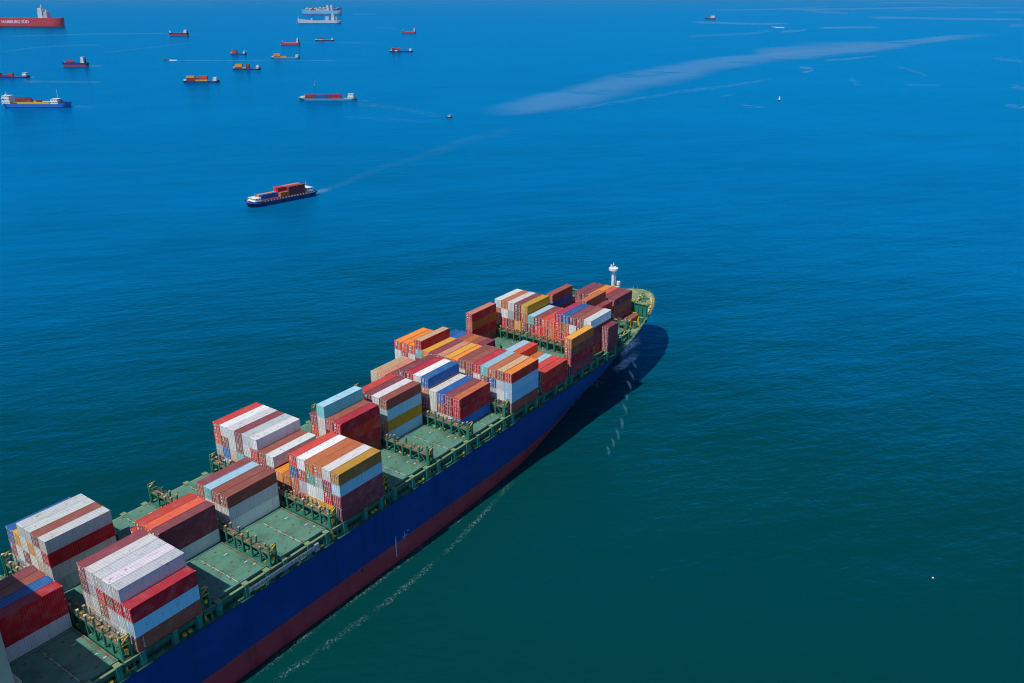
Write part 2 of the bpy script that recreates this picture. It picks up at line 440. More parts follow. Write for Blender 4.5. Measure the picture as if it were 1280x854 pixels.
# lashing bridges between the bays
post_m = MB().box(-.16,.16,-.15,.15,0,1).mesh('post', [M['steel_green']])
def post_mesh(h, cap):
    mb = MB().box(-.15,.15,-.15,.15,0,h).box(-.2,.2,-.2,.2,h,h+.22,1)
    mb.box(-.13,.13,.16,.3,h*.2,h*.8)
    return mb.mesh('post', [M['steel_green'], M['rustcap'] if cap == 1 else M['cream'] if cap == 2 else M['steel_green']])
POST = {(h, c): post_mesh(h, c) for h in (3.2, 3.9, 4.6) for c in (0, 1, 2)}
brace_m = MB().bar((0,0,.3),(0,2.42,2.6),.14).mesh('brace', [M['steel_green']])
brace2_m = MB().bar((0,0,2.6),(0,2.42,.3),.14).mesh('brace', [M['steel_green']])
def bridge(xg, ya, yb, gap):
    br = bpy.data.objects.new('lashing_bridge', None); col.objects.link(br); br.parent = ship; br.location = (xg, 0, -.4)
    n = int(round((yb-ya)/2.5))
    hw = min(.62, gap/2-.72)
    wk = MB(); y = ya
    wk.box(-hw-.02, hw+.02, ya+YS, yb+YS, 2.55, 2.64, 0).box(-hw-.25, hw+.25, ya+YS, yb+YS, -.35, -.02, 1)
    while y < yb-1:                                     # lashing gear lying on the walkways
        for z, lim in ((2.64, hw-.15), (-.02, hw+.1)):
            if rnd.random() < .75:
                a = rnd.uniform(-lim, lim-.3); s = rnd.uniform(.15,.45)
                wk.box(a, a+s, y+YS, y+YS+rnd.uniform(.2,.7), z, z+rnd.uniform(.1,.35), rnd.choice((0,2,3,3,1)))
        y += rnd.uniform(.5, 1.1)
    for x in (-hw, hw): wk.box(x-.05, x+.05, ya+YS, yb+YS, 2.36, 2.55, 1)
    obj('walkway', wk, [M['walk'], M['steel_green'], M['yellow'], M['rustcap']], br)
    for i in range(n+1):
        y = ya+i*2.5+YS
        for sx in (-1, 1):
            h = rnd.choice((3.2, 3.9, 3.9, 4.6)) if sx < 0 else rnd.choice((3.2, 3.2, 3.9))
            link('post', POST[(h, rnd.choice((0,1,1,2)))], br, (sx*hw, y+rnd.uniform(-.1,.1), 0))
    for i in range(0, n, 3):
        y = ya+i*2.5+YS
        link('brace', brace_m, br, (-hw-.05, y, 0))
        if i+1 < n: link('brace', brace2_m, br, (-hw-.05, y+2.5, 0))
    hr = MB()
    for sx in (-1, 1):
        for z in (3.1, 3.55): hr.bar((sx*(hw+.02), ya+YS, z), (sx*(hw+.02), yb+YS, z), .045)
    obj('handrail', hr, M['walk'], br)
    for s, y in ((-1, ya), (1, yb)):                    # tall end frame on its own legs
        y += YS; ef = MB()
        for x in (-hw-.1, hw+.1):
            ef.box(x-.17, x+.17, y-.17+s*.35, y+.17+s*.35, -2.55, 4.5)
        ef.box(-hw-.3, hw+.3, y-.35+s*.35, y+.35+s*.35, -.3, -.1, 2)
        ef.bar((-hw-.1, y+s*.35, 4.4), (hw+.1, y+s*.35, 4.4), .16, 1)
        ef.bar((-hw-.1, y+s*.55, 3.4), (hw+.1, y+s*.55, 4.3), .14, 1)
        ef.bar((-hw-.1, y+s*.55, 2.9), (hw+.1, y+s*.55, 2.9), .16, 1)
        ef.box(-.2, .25, y+s*.3-.2, y+s*.3+.2, 1.0, 1.7, 1)
        ef.box(-hw-.2, -hw+.1, y+s*.62-.06, y+s*.62+.06, -2.5, -.3, 1)
        obj('end_frame', ef, [M['steel_green'], M['yellow'], M['walk']], br)
for a, b in zip(NAMES, NAMES[1:]):
    xa, xb = BAY[a]+CL, BAY[b]
    lim = {'M':(2.5,37.5),'N':(5,35)}.get(b, (.6,39.4) if False else (1.25,38.75))
    bridge((xa+xb)/2, lim[0], lim[1], xb-xa)
bridge(BAY['A']-1.3, 1.25, 38.75, 2.4)

# accommodation ladder stowed along the starboard side
mb = MB()
for y in (-.15, .65): mb.box(-24, -8, y-.05+YS, y+.05+YS, -2.0, -1.25, 0)
for k in range(54): mb.box(-23.9+k*.297, -23.75+k*.297, -.1+YS, .6+YS, -1.8, -1.72, 1)
for k in range(17): mb.box(-24+k*1.0-.03, -24+k*1.0+.03, -.2+YS, -.14+YS, -2.0, -1.0, 0)
mb.box(-24, -8, -.2+YS, -.15+YS, -1.05, -.99, 0).box(-8, -6.9, -.2+YS, .9+YS, -2.6, -1.0, 0).box(-20,-19.6,-.1+YS,.6+YS,-3,-2,1).box(-12,-11.6,-.1+YS,.6+YS,-3,-2,1)
obj('accommodation_ladder', mb, [M['alu'], M['tan']], ship)

# plimsoll and draught marks on the starboard side, amidships
mb = MB(); yh = -20.3
mb.box(14.28, 14.36, yh-.03, yh+.02, -17.0, -12.2, 0).box(14.2, 14.7, yh-.04, yh+.02, -12.1, -11.7, 1)
for k in range(9): mb.box(14.4, 14.62, yh-.03, yh+.02, -16.8+k*.52, -16.6+k*.52, 0)
mb.box(16.4,18.2,yh-.03,yh+.02,-13.2,-12.95,1).box(17.2,17.45,yh-.04,yh+.02,-13.9,-12.0,1).box(18.2,18.9,yh-.03,yh+.02,-12.3,-12.05,1)
obj('draught_marks', mb, [M['grey'], M['pale_blue']], ship)
mb = MB()
for x in (3.6, 3.9): mb.box(x, x+.2, yh-.03, yh+.01, -14.6, -13.8)
obj('overboard_discharge', mb, M['black'], ship)

# bow: breakwater, windlasses, fittings, mast
fz = -2.0
mb = MB(); bx = 145.4
mb.box(bx-.12, bx+.12, 4.9+YS, 35.1+YS, fz-.6, 3.6, 0)
for k in range(21): y = 5.2+k*1.48; mb.box(bx-.5, bx-.12, y-.1+YS, y+.1+YS, fz-.6, 3.5, 0)
mb.box(bx-.55, bx+.3, 4.8+YS, 35.2+YS, 3.6, 3.75, 1)
obj('breakwater', mb, [M['pillar'], M['girder']], ship)
wl = MB().box(-1.8,1.8,-1.6,1.6,0,.3,0).tube_y(0,1.1,-1.5,1.5,.62,14,0).tube_y(0,1.1,-.5,-.3,1.0,14,1).tube_y(0,1.1,.4,.6,1.0,14,1).box(-.9,.9,1.65,2.4,.1,1.5,1).mesh('windlass', [M['steel_green'], M['yellow']])
for x, y in ((151,14),(151,26),(156.5,15),(156.5,25)): link('windlass', wl, ship, (x, y+YS, fz), rz=rnd.uniform(-.2,.2))
for x, y in ((149,8.2),(153.5,9.0),(158,11.5),(162,14.6),(162,25.4),(158,28.5),(153.5,31),(149,31.8),(165.5,17.5),(165.5,22.5)):
    link('mooring_bollard', boll, ship, (x, y+YS, fz), rz=rnd.uniform(0,3))
vt2 = MB().cyl(0,0,0,.9,.16,n=10).cyl(0,0,.9,1.2,.32,.26,n=12,m=1).box(.5,1.1,-.3,.3,0,.5,2).mesh('ventilator', [M['fdeck'], M['cream'], M['steel_green']])
for k in range(60):
    a = rnd.uniform(-1.25, 1.25); x = 148+rnd.uniform(0,20); h = max(.8, EDGE(x)-1.3)
    y = rnd.choice((-1,1))*(h if rnd.random() < .6 else rnd.uniform(0,h))
    link('ventilator', vt2 if k % 3 else vent, ship, (x, y, edge_z(x)-1.06))
for k in range(46):
    x = 134+36*rnd.random()**.8; h = half_breadth(x, -2)-.9
    if h < .6: continue
    y = rnd.uniform(-h, h); o = link(*rnd.choice((('deck_locker', pad), ('mooring_bollard', boll), ('deck_locker', pad), ('winch', wl))), ship, (x, y, edge_z(x)-1.05), rz=rnd.uniform(0, 3))
    q = rnd.uniform(.7, 1.3)*(.55 if o.name.startswith('winch') else 1); o.scale = (q, q, q)
mb = MB()                                               # rail stanchions and fairleads on the bow
for k in range(70):
    x = 127+k*.64; h = max(0, EDGE(x)-.12)
    for s in (-1, 1):
        if k % 4 == 0: mb.box(x-.22, x+.22, s*h-.16, s*h+.16, edge_z(x)+.01, edge_z(x)+.42)
        mb.bar((x, s*h, edge_z(x)), (x, s*h, edge_z(x)+.95), .06)
obj('fairleads', mb, M['fdeck'], ship)
mast = bpy.data.objects.new('foremast', None); col.objects.link(mast); mast.parent = ship; mast.location = (148.2, 0, fz)
obj('mast_column', MB().cyl(0,0,0,14.2,.68,.52,n=18).box(-.06,.06,-.95,-.9,0,14).box(.3,.36,-.95,-.9,0,14).box(-.06,.36,-.93,-.6,4,4.06).box(-.06,.36,-.93,-.6,9.4,9.46), M['white'], mast, loc=(0,0,0))
obj('crow_nest', MB().cyl(0,0,14.2,14.5,1.0,1.55,n=18).cyl(0,0,14.5,15.3,1.55,1.6,n=18).cyl(.0,.9,15.3,16.3,.25,n=8).cyl(.2,-.5,15.3,15.9,.3,n=8).box(-.1,.1,-.1,.1,15.3,17.2).box(-.6,.6,-.08,.08,16.3,16.5), M['white'], mast)
obj('light_platform', MB().box(-.7,1.0,-2.6,-.7,9.0,9.15).box(-.2,.3,-2.3,-1.8,9.15,9.5,1).cyl(.3,-2.0,9.5,10.7,.62,n=12).box(-.5,0,-1.5,-.9,9.15,10,1), [M['white'], M['steel_green']], mast)
# structure beside the forward bays
for x, y in ((121,4.5),(125,5.6),(128.5,6.8),(133.2,6.2)):
    link('support_pillar', pil, ship, (x, y+YS, edge_z(x)-.9 if x > 133 else -3.02))
mb = MB()
for xa, ya, xb, yb, z in ((118,3,124,4.6,-.9),(120,3.4,130,6.2,-1.6),(132,6.4,137,6.6,.6),(139.2,5.3,142.2,6.4,.3),(143.9,8.2,143.9,10.5,.6),(126,3.6,131,5.2,-.4)):
    mb.bar((xa,ya+YS,z),(xb,yb+YS,z),.22); mb.bar((xa,ya+YS,z),(xa,ya+YS,-3),.2); mb.bar((xb,yb+YS,z),(xb,yb+YS,-3),.2)
obj('yellow_frame', mb, M['yellow'], ship)

# superstructure (its starboard front corner enters the picture)
house = bpy.data.objects.new('superstructure', None); col.objects.link(house); house.parent = ship; house.location = (-63.3, 0, 0)
mb = MB().box(-14, 0, -18, 18, -3, 20.2).box(-12, -.01, -7, 7, 20.2, 25.6).box(-7, -1.5, -20.5, 20.5, 17.4, 18.6)
obj('wall', mb, M['house'], house)
mb = MB()
for z in (1.2, 4.2, 7.2, 10.2, 13.2, 16.2):
    for k in range(12): y = -16.5+k*3; mb.box(-.02, .03, y-.35, y+.35, z+.9, z+1.9)
mb.box(-.02, .035, -6.5, 6.5, 22.6, 24.4)
obj('window', mb, M['glass'], house)
mb = MB().box(.02, 1.0, -17.6, -12.6, 4.6, 4.75)
for y in (-17.6, -17.0, -16.4, -15.8, -15.2, -14.6, -14, -13.4, -12.7): mb.box(.92, .99, y-.035, y+.035, 4.75, 5.85)
for z in (5.2, 5.55, 5.85): mb.box(.9, 1.0, -17.65, -12.6, z, z+.08)
for y in (-17.6,): mb.box(.1, .95, y-.04, y+.04, 5.8, 5.92)
obj('railing', mb, M['cream'], house)
obj('radar_mast', MB().cyl(-6,0,25.6,33,.5,.3,n=10).box(-6.2,-5.8,-2.4,2.4,30,30.4).box(-6.6,-5.4,-1.2,1.2,27.5,27.7), M['white'], house)

# ------------------------------------------------------------------ containers
COL = {'r':(.56,.045,.03),'or':(.62,.085,.035),'c':(.42,.014,.032),'m':(.21,.040,.050),'b':(.27,.070,.046),'n':(.46,.125,.04),
       'o':(.80,.25,.02),'y':(.68,.34,.03),'t':(.56,.36,.19),'w':(.77,.77,.755),'g':(.47,.50,.53),'u':(.003,.105,.33),
       'l':(.34,.54,.66),'a':(.13,.46,.46),'e':(.075,.22,.16),'x':(.34,.15,.045),'q':(.54,.29,.018),'s':(.58,.24,.15),'v':(.30,.02,.085),'k':(.55,.47,.34),'d':(.57,.58,.58)}
CNAME = {'r':'bright red','or':'orange red','c':'crimson','m':'maroon','b':'reddish brown','n':'rust orange','o':'orange','y':'yellow orange','t':'tan',
         'w':'white','g':'grey','u':'royal blue','l':'pale blue','a':'teal','e':'dark green','x':'ochre brown','q':'mustard yellow','s':'salmon','v':'magenta red','k':'beige','d':'dirty white'}
HC, ST = 2.896, 2.591
def zig(mb, x0, x1, n, y, dy, z0, z1, axis='y', m=0):
    """corrugated sheet: trapezoid waves along x, facing axis"""
    p = (x1-x0)/n; xs = []
    for k in range(n): a = x0+k*p; xs += [(a,0),(a+.26*p,0),(a+.42*p,1),(a+.84*p,1)]
    xs.append((x1,0))
    for (a, ka), (b, kb) in zip(xs, xs[1:]):
        if axis == 'y': q = [(a,y+dy*ka,z0),(b,y+dy*kb,z0),(b,y+dy*kb,z1),(a,y+dy*ka,z1)]
        elif axis == 'z': q = [(a,z0,y+dy*ka),(b,z0,y+dy*kb),(b,z1,y+dy*kb),(a,z1,y+dy*ka)]
        else: q = [(y+dy*ka,a,z0),(y+dy*kb,b,z0),(y+dy*kb,b,z1),(y+dy*ka,a,z1)]
        mb.face(q, m)
def container_meshes(L, H):
    W2, L2 = 1.219, L/2; mb = MB(); n = int(L/.42)
    zig(mb, -L2+.12, L2-.12, n, -W2+.015, .05, .16, H-.1); zig(mb, -L2+.12, L2-.12, n, W2-.015, -.05, .16, H-.1)
    zig(mb, -W2+.12, W2-.12, 6, L2-.02, -.05, .16, H-.1, 'x')
    for y in (-W2, W2-.1):
        mb.box(-L2+.1, L2-.1, y, y+.1, 0, .16); mb.box(-L2+.1, L2-.1, y, y+.1, H-.1, H)
    for x in (-L2, L2-.12):
        for y in (-W2, W2-.12): mb.box(x, x+.12, y, y+.12, .12, H-.12)
        mb.box(x, x+.12, -W2+.12, W2-.12, 0, .16); mb.box(x, x+.12, -W2+.12, W2-.12, H-.12, H)
    for x in (-L2-.01, L2-.19):                          # corner castings
        for y in (-W2-.008, W2-.162):
            for z in (-.01, H-.115): mb.box(x, x+.2, y, y+.17, z, z+.125, 1)
    mb.box(-L2+.12, L2-.12, -W2+.1, W2-.1, .1, .16)
    shell = mb.mesh('shell', [M['shell'], M['casting']])
    mb = MB(); nz = int(L/.5)
    zig(mb, -L2+.13, L2-.13, nz, H-.045, .025, -W2+.1, W2-.1, 'z')
    roof = mb.mesh('roof', [M['roof']])
    doors = []
    for var in range(4):
        mb = MB(); w = 1.08; x = -L2
        mb.box(x+.03, x+.09, .004, w, .17, H-.13)
        for k in range(4): z = .35+k*(H-.75)/4; mb.box(x+.012, x+.03, .1, w-.1, z, z+.16)
        for y in (.26, .80):                             # lock rods with brackets and handles
            mb.box(x-.025, x+.012, y-.045, y+.045, .12, H-.1, 1)
            for z in (.2, H*.5, H-.22): mb.box(x-.03, x+.012, y-.13, y+.13, z, z+.12, 1)
        mb.box(x-.03, x+.005, .22, .62, 1.05, 1.12, 1)
        if var == 1:
            for k in range(3): mb.box(x-.004, x+.011, .36, .74-.08*(k%2), H-.62-k*.26, H-.46-k*.26, 2)
        if var == 2:
            mb.box(x-.004, x+.011, .36, .72, H-.75, H-.42, 2); mb.box(x-.004, x+.011, .38, .72, H-1.5, H-1.2, 2); mb.box(x-.004, x+.011, .4, .7, .42, .7, 3)
        if var == 3:
            mb.box(x-.004, x+.011, .36, .62, .5, .8, 3); mb.box(x-.004, x+.011, .4, .7, H-.5, H-.4, 2)
        doors.append(mb.mesh('door', [M['shell'], M['rod'], M['mark'], M['sticker']]))
    return shell, roof, doors
CM = {(40,HC): container_meshes(CL, HC), (40,ST): container_meshes(CL, ST), (20,ST): container_meshes(6.058, ST), (20,HC): container_meshes(6.058, HC)}
# containers that show least in the photograph (hidden in their stacks or a few pixels far away): built as one mass
MASS = set('''
container_barge#0 container_barge.001#2 coastal_freighter#6 container_barge.007#2 coaster#0 L14.0 M5.2 container_barge#13 container_barge.002#0 
container_barge.002#1 coaster#1 F7.2 I12.2 container_barge.001#7 B13.0 cargo_barge#8 E13.0 G7.1 G7.2 container_barge#12 container_barge.001#10 
container_barge.007#4 M4.1 container_barge.001#0 H13.1 container_barge.002#7 container_barge.002#4 container_barge.002#6 container_barge.007#3 F9.1 
container_barge.004#4 container_barge.004#8 container_barge.004#10 container_barge.006#5 H7.2 container_barge.003#1 container_barge.003#5 
container_barge.004#0 container_barge.006#1 container_barge.006#9 container_barge.007#5 H7.0 container_barge.001#6 G7.0 container_barge.004#1 
container_barge.004#5 container_barge.006#4 L3.1 L4.0 container_barge.003#0 container_barge.003#4 container_barge.005#0 container_barge.005#1 
container_barge.005#4 container_barge.005#5 container_barge.006#0 container_barge.006#8 container_barge.007#1 H10.2 cargo_barge#1 coastal_freighter#5 
container_barge#20 container_barge#23 container_barge.002#3 container_barge.002#8 container_barge.002#9 container_barge.003#7 container_barge.005#8 
container_barge.005#9 container_barge.007#0 H7.1 I15.1 cargo_barge#15 cargo_barge#18 container_barge#21 container_barge.001#5 container_barge.001#13 
container_barge.003#6 container_barge.004#7 container_barge.005#10 container_barge.005#11 coaster#2 A7.0 A7.1 A8.0 A8.1 A9.0 A9.1 B11.0 B12.0 C7.0 
C7.1 C8.0 C8.1 C9.0 D8.0 D9.0 E8.0 E9.0 E10.0 E11.0 E12.0 F7.0 F7.1 F8.0 F8.1 F9.0 G8.0 G8.1 G8.2 G9.0 G9.1 G9.2 H8.0 H8.1 H8.2 H9.0 H9.1 H9.2 H10.0 
H10.1 H11.0 H11.1 H12.0 H12.1 H13.0 I3.0 I3.1 I4.0 I4.1 I5.0 I5.1 I6.0 I6.1 I7.0 I7.1 I7.2 I8.0 I8.1 I8.2 I9.0 I9.1 I9.2 I10.0 I10.1 I10.2 I11.0 I11.1 
I11.2 I12.0 I12.1 I13.0 I13.1 I14.0 I14.1 I15.0 J1.0 J2.0 J3.0 J4.0 J4.1 J5.0 J5.1 J10.0 J11.0 J12.0 J13.0 J14.0 J15.0 L2.0 L2.1 L3.0 M4.0 M5.0 M5.1 
M10.0 N5.0 N5.1 N6.0 N6.1 N7.0 N7.1 N8.0 N8.1 N9.0 N10.0 cargo_barge#3 cargo_barge#7 cargo_barge#9 cargo_barge#14 cargo_barge#17 coastal_freighter#4 
container_barge#2 container_barge#3 container_barge#4 container_barge#5 container_barge#8 container_barge#9 container_barge#10 container_barge#11 
container_barge#14 container_barge#15 container_barge#16 container_barge#17 container_barge#22 container_barge.001#3 container_barge.001#4 
container_barge.001#8 container_barge.001#9 container_barge.001#12 container_barge.002#2 container_barge.002#5 container_barge.003#2 
container_barge.003#3 container_barge.004#2 container_barge.004#3 container_barge.004#6 container_barge.004#9 container_barge.004#11 
container_barge.005#2 container_barge.005#3 container_barge.005#6 container_barge.005#7 container_barge.006#2 container_barge.006#3 
container_barge.006#6 container_barge.006#7 container_barge.006#10 container_barge.006#11 
'''.split())
mass = MB(); mass_cols = []
def add_to_mass(x, y, z, L, H, c, rz=0):
    if c not in mass_cols: mass_cols.append(c)
    n0 = len(mass.v); m = mass_cols.index(c)
    mass.box(-L/2, L/2, -1.219, 1.219, 0, H, m)
    mass.box(-L/2-.03, -L/2-.003, -1.1, -.02, .15, H-.15, m); mass.box(-L/2-.03, -L/2-.003, .02, 1.1, .15, H-.15, m)
    k = -L/2+.3
    while k < L/2-.4:
        for yy in (-1.24, 1.222): mass.box(k, k+.3, yy, yy+.018, .15, H-.12, m)
        k += .8
    ca, sa = math.cos(rz), math.sin(rz)
    for i in range(n0, len(mass.v)):
        a, b_, d = mass.v[i]; mass.v[i] = (x+a*ca-b_*sa, y+a*sa+b_*ca, z+d)
def container(x, y, z, c, roofc, size, label, group, rz=0, key=None):
    """x, y = middle of the base; world coordinates"""
    sm, rm, dm = CM[size]
    if key in MASS: add_to_mass(x, y, z, CL if size[0] == 40 else 6.058, size[1], roofc or c, rz); return
    e = bpy.data.objects.new('shipping_container', None); col.objects.link(e); e.location = (x, y, z); e.rotation_euler = (0, 0, rz)
    e.empty_display_size = .5
    tag(e, label, 'container', group)
    cc = COL[c]; j = rnd.uniform(.78, 1.05) if c in 'wgd' else rnd.uniform(.9, 1.12); cc = tuple(min(.8, q*j*rnd.uniform(.95,1.05)) for q in cc)
    rr = COL[roofc] if roofc else cc
    rr = tuple(q*.92+.014 for q in rr)                  # sun-bleached top
    g_ = sum(cc)/3; cc = tuple(max(.004, min(.8, (g_+(q-g_)*1.15)*1.08)) for q in cc)
    link('shell', sm, e, color=cc); link('roof', rm, e, color=rr)
    d = dm[rnd.choice((0,1,2,3))]
    link('door', d, e, color=cc); o = link('door', dm[rnd.choice((0,0,3))], e, color=cc); o.scale = (1,-1,1)
    return e

H4 = (HC,HC,HC,ST); H3 = (HC,HC,ST); H4b = (HC,HC,ST,ST); S4 = (ST,)*5
# bay -> {row: (tier heights, colours from the top down; 'x/y' = body colour / roof colour)}
ST_ = {
 'A': {6:(H3,'c c w'),7:(H3,'u m b'),8:(H3,'b m w'),9:(H3,'m r b')},
 'B': {0:((HC,HC,HC),'c l/g b'),1:(H4,'d c g w'),2:(H4,'d b g d'),3:(H4,'g r b d'),4:(H4,'d g w d'),5:(H4,'m m g k'),
       10:(H4,'w c d g'),11:(H4,'b w k d'),12:(H4,'d y w d'),13:(H4,'d w b d'),14:((HC,HC,HC),'y w g'),15:((HC,HC,HC),'u b w')},
 'C': {6:(H3,'m m w'),7:(H3,'or m b'),8:(H3,'r c m'),9:((HC,HC),'r b')},
 'D': {6:(H3,'b d w'),7:(H3,'b w w'),8:(H3,'a/l w u'),9:(H3,'b/m m w')},
 'E': {0:(H4b,'x/q l m m'),1:(H4b,'w m c y'),2:(H4b,'n g w y'),3:(H4b,'n e w y'),4:(H4b,'w r g r'),5:(H4b,'r u n r'),
       6:((HC,ST),'n m'),7:((HC,ST),'o m'),8:((HC,HC,ST),'w m m'),9:((HC,HC,ST),'b b w'),
       10:(H4b,'w r c w'),11:(H4b,'g w b m'),12:(H4b,'m b a w'),13:(H4b,'w w k m'),14:(H4b,'w b u g'),15:(H4b,'r or g m')},
 'F': {6:(H4,'c r c b'),7:(H4,'b m w m'),8:((HC,HC,HC,ST,HC),'a/l w w m b'),9:(H4,'m or g b')},
 'G': {6:(H4,'b l q l'),7:(H4,'w b w w'),8:(H4,'m u r b'),9:(H4,'r b m w')},
 'H': {2:(H3,'c/n c u'),3:(H3,'m m w'),4:(H3,'u b w'),5:(H3,'w w g'),
       6:(H4,'u s m b'),7:(H4,'w m b g'),8:(H4,'c b m w'),9:(H4,'m b w m'),
       10:(H3,'b m w'),11:(H3,'m b b'),12:(H3,'s b m'),13:(H3,'k/t t m')},
 'I': {0:(H4b,'r/o l l b'),1:(H4b,'b/t g w m'),2:(H4b,'n u g b'),3:(H4b,'a/l b w m'),4:(H4b,'c w b m'),5:(H4b,'b m m w'),6:(H4b,'b w m b'),
       7:(S4[:4],'or/o b m w'),8:(S4[:4],'n/y b r m'),9:(S4[:4],'b/s m w b'),10:(S4[:4],'m m b w'),11:(S4[:4],'o/y n c b'),
       12:(S4,'c/t a r m b'),13:((HC,ST,HC,ST),'or/o w m b'),14:((HC,ST,HC,ST),'or/o c b w'),15:((HC,ST,HC,ST),'or/o w r m')},
 'J': {0:((HC,HC),'r c'),1:((HC,HC),'or/r m'),2:((HC,HC),'g/l b'),3:((HC,HC),'n m'),4:((HC,ST,ST),'or r b'),5:((HC,ST,ST),'l w m'),
       10:((HC,HC),'v/m m'),11:((HC,HC),'b m'),12:((HC,HC),'n b'),13:((HC,HC),'or/b m'),14:((HC,HC),'u b'),15:((HC,HC),'u m')},
 'K': {0:(H4b,'n/y b c m'),14:(H4b,'c/s n c b')},
 'L': {1:(H4,'w m m r'),2:(H4,'b m r m'),3:(H4,'m w b c'),4:(H4,'u n r c'),5:(H4,'v r c r'),
       6:(H3,'or n c'),7:(H3,'or r c'),8:(H3,'m r n'),9:(H3,'a/l m n'),
       10:(H4,'q n m m'),11:(H4,'m m q m'),12:(H4,'w g m c'),13:(H4,'n w c r'),14:(H4,'w n or m')},
 'M': {4:(H3,'r/m c m'),5:((HC,HC,HC,ST),'b/n b m r'),10:(H4b,'b u m m')},
 'N': {4:(H3,'m b m'),5:(H3,'m or b'),6:(H3,'or c m'),7:(H3,'o m b'),8:(H3,'m or m'),9:(H3,'m or c'),10:((HC,HC),'n m')},
}
ORD = ['first','second','third','fourth','fifth','sixth','seventh','eighth','ninth','tenth','eleventh','twelfth','thirteenth','fourteenth','fifteenth','sixteenth']
def bay_words(b):
    i = NAMES.index(b)
    return f'{ORD[i]} bay ahead of the wheelhouse' if i < 7 else f'{ORD[len(NAMES)-1-i]} bay behind the bow'.replace('first bay', 'bay just').replace('bay just behind', 'bay just behind')
def tier_words(k, n):
    if n == 1: return 'alone'
    return ['topmost','second from top','third from top','fourth from top','fifth from top'][k]
NCONT = 0
for b in NAMES:
    rws = sorted(ST_[b]); nb = len(rws)
    for ri, rw in enumerate(rws):
        hs, cs = ST_[b][rw]; cs = cs.split(); z = .06+Z0
        side = f'{ORD[ri]} stack from starboard' if ri < (nb+1)//2 else f'{ORD[nb-1-ri]} stack from port'
        for k, h in enumerate(hs):
            kk = len(hs)-1-k; c = cs[kk]; rc = None
            if '/' in c: c, rc = c.split('/')
            nm = CNAME[c]
            lab = f'{nm} container {tier_words(kk, len(hs))}, {side}, {bay_words(b)}'
            x = BAY[b]+CL/2; y = rw*2.5+1.25
            if b == 'J' and rw == 5 and kk == 0:      # two short boxes end to end
                container(x-3.07, y, z, 'l', None, (20,h), 'short pale blue container, aft one of two end to end, fifth bay behind the bow', 'containers on the big ship')
                container(x+3.07, y, z, 'l', None, (20,h), 'short pale blue container, forward one of two end to end, fifth bay behind the bow', 'containers on the big ship'); NCONT += 1
            else:
                e = container(x, y, z, c, rc, (40,h), lab, 'containers on the big ship', key=f'{b}{rw}.{k}')
                if b == 'B' and rw == 0 and k == 0:   # name lettered down the side, letters stacked
                    tm = MB()
                    for q, ch in enumerate('TRITON'):
                        cu = bpy.data.curves.new('letter', 'FONT'); cu.body = ch; cu.size = .46; cu.align_x = 'CENTER'; cu.extrude = .006
                        to = bpy.data.objects.new('letter', cu); me = bpy.data.meshes.new_from_object(to)
                        off = len(tm.v); tm.v += [(-4.9+v.co.x, -1.226-v.co.z, 2.2-q*.36+v.co.y) for v in me.vertices]
                        for p in me.polygons: tm.f.append(tuple(off+i for i in p.vertices)); tm.m.append(0)
                        bpy.data.objects.remove(to); bpy.data.meshes.remove(me)
                    obj('lettering', tm, M['mark'], e)
            NCONT += 1; z += h+.012
z = .06+Z0
for k in range(3):
    container(109.5+3.03, 1.25, z, 'm', None, (20,ST), f'short maroon container {tier_words(2-k,3)} in the lone narrow stack beside the bow rail', 'containers on the big ship'); z += ST+.012
container(140.6, 8.2, Z0-2.15, 'b', None, (20,ST), 'short reddish brown container alone on the low foredeck by yellow frames', 'containers on the big ship')

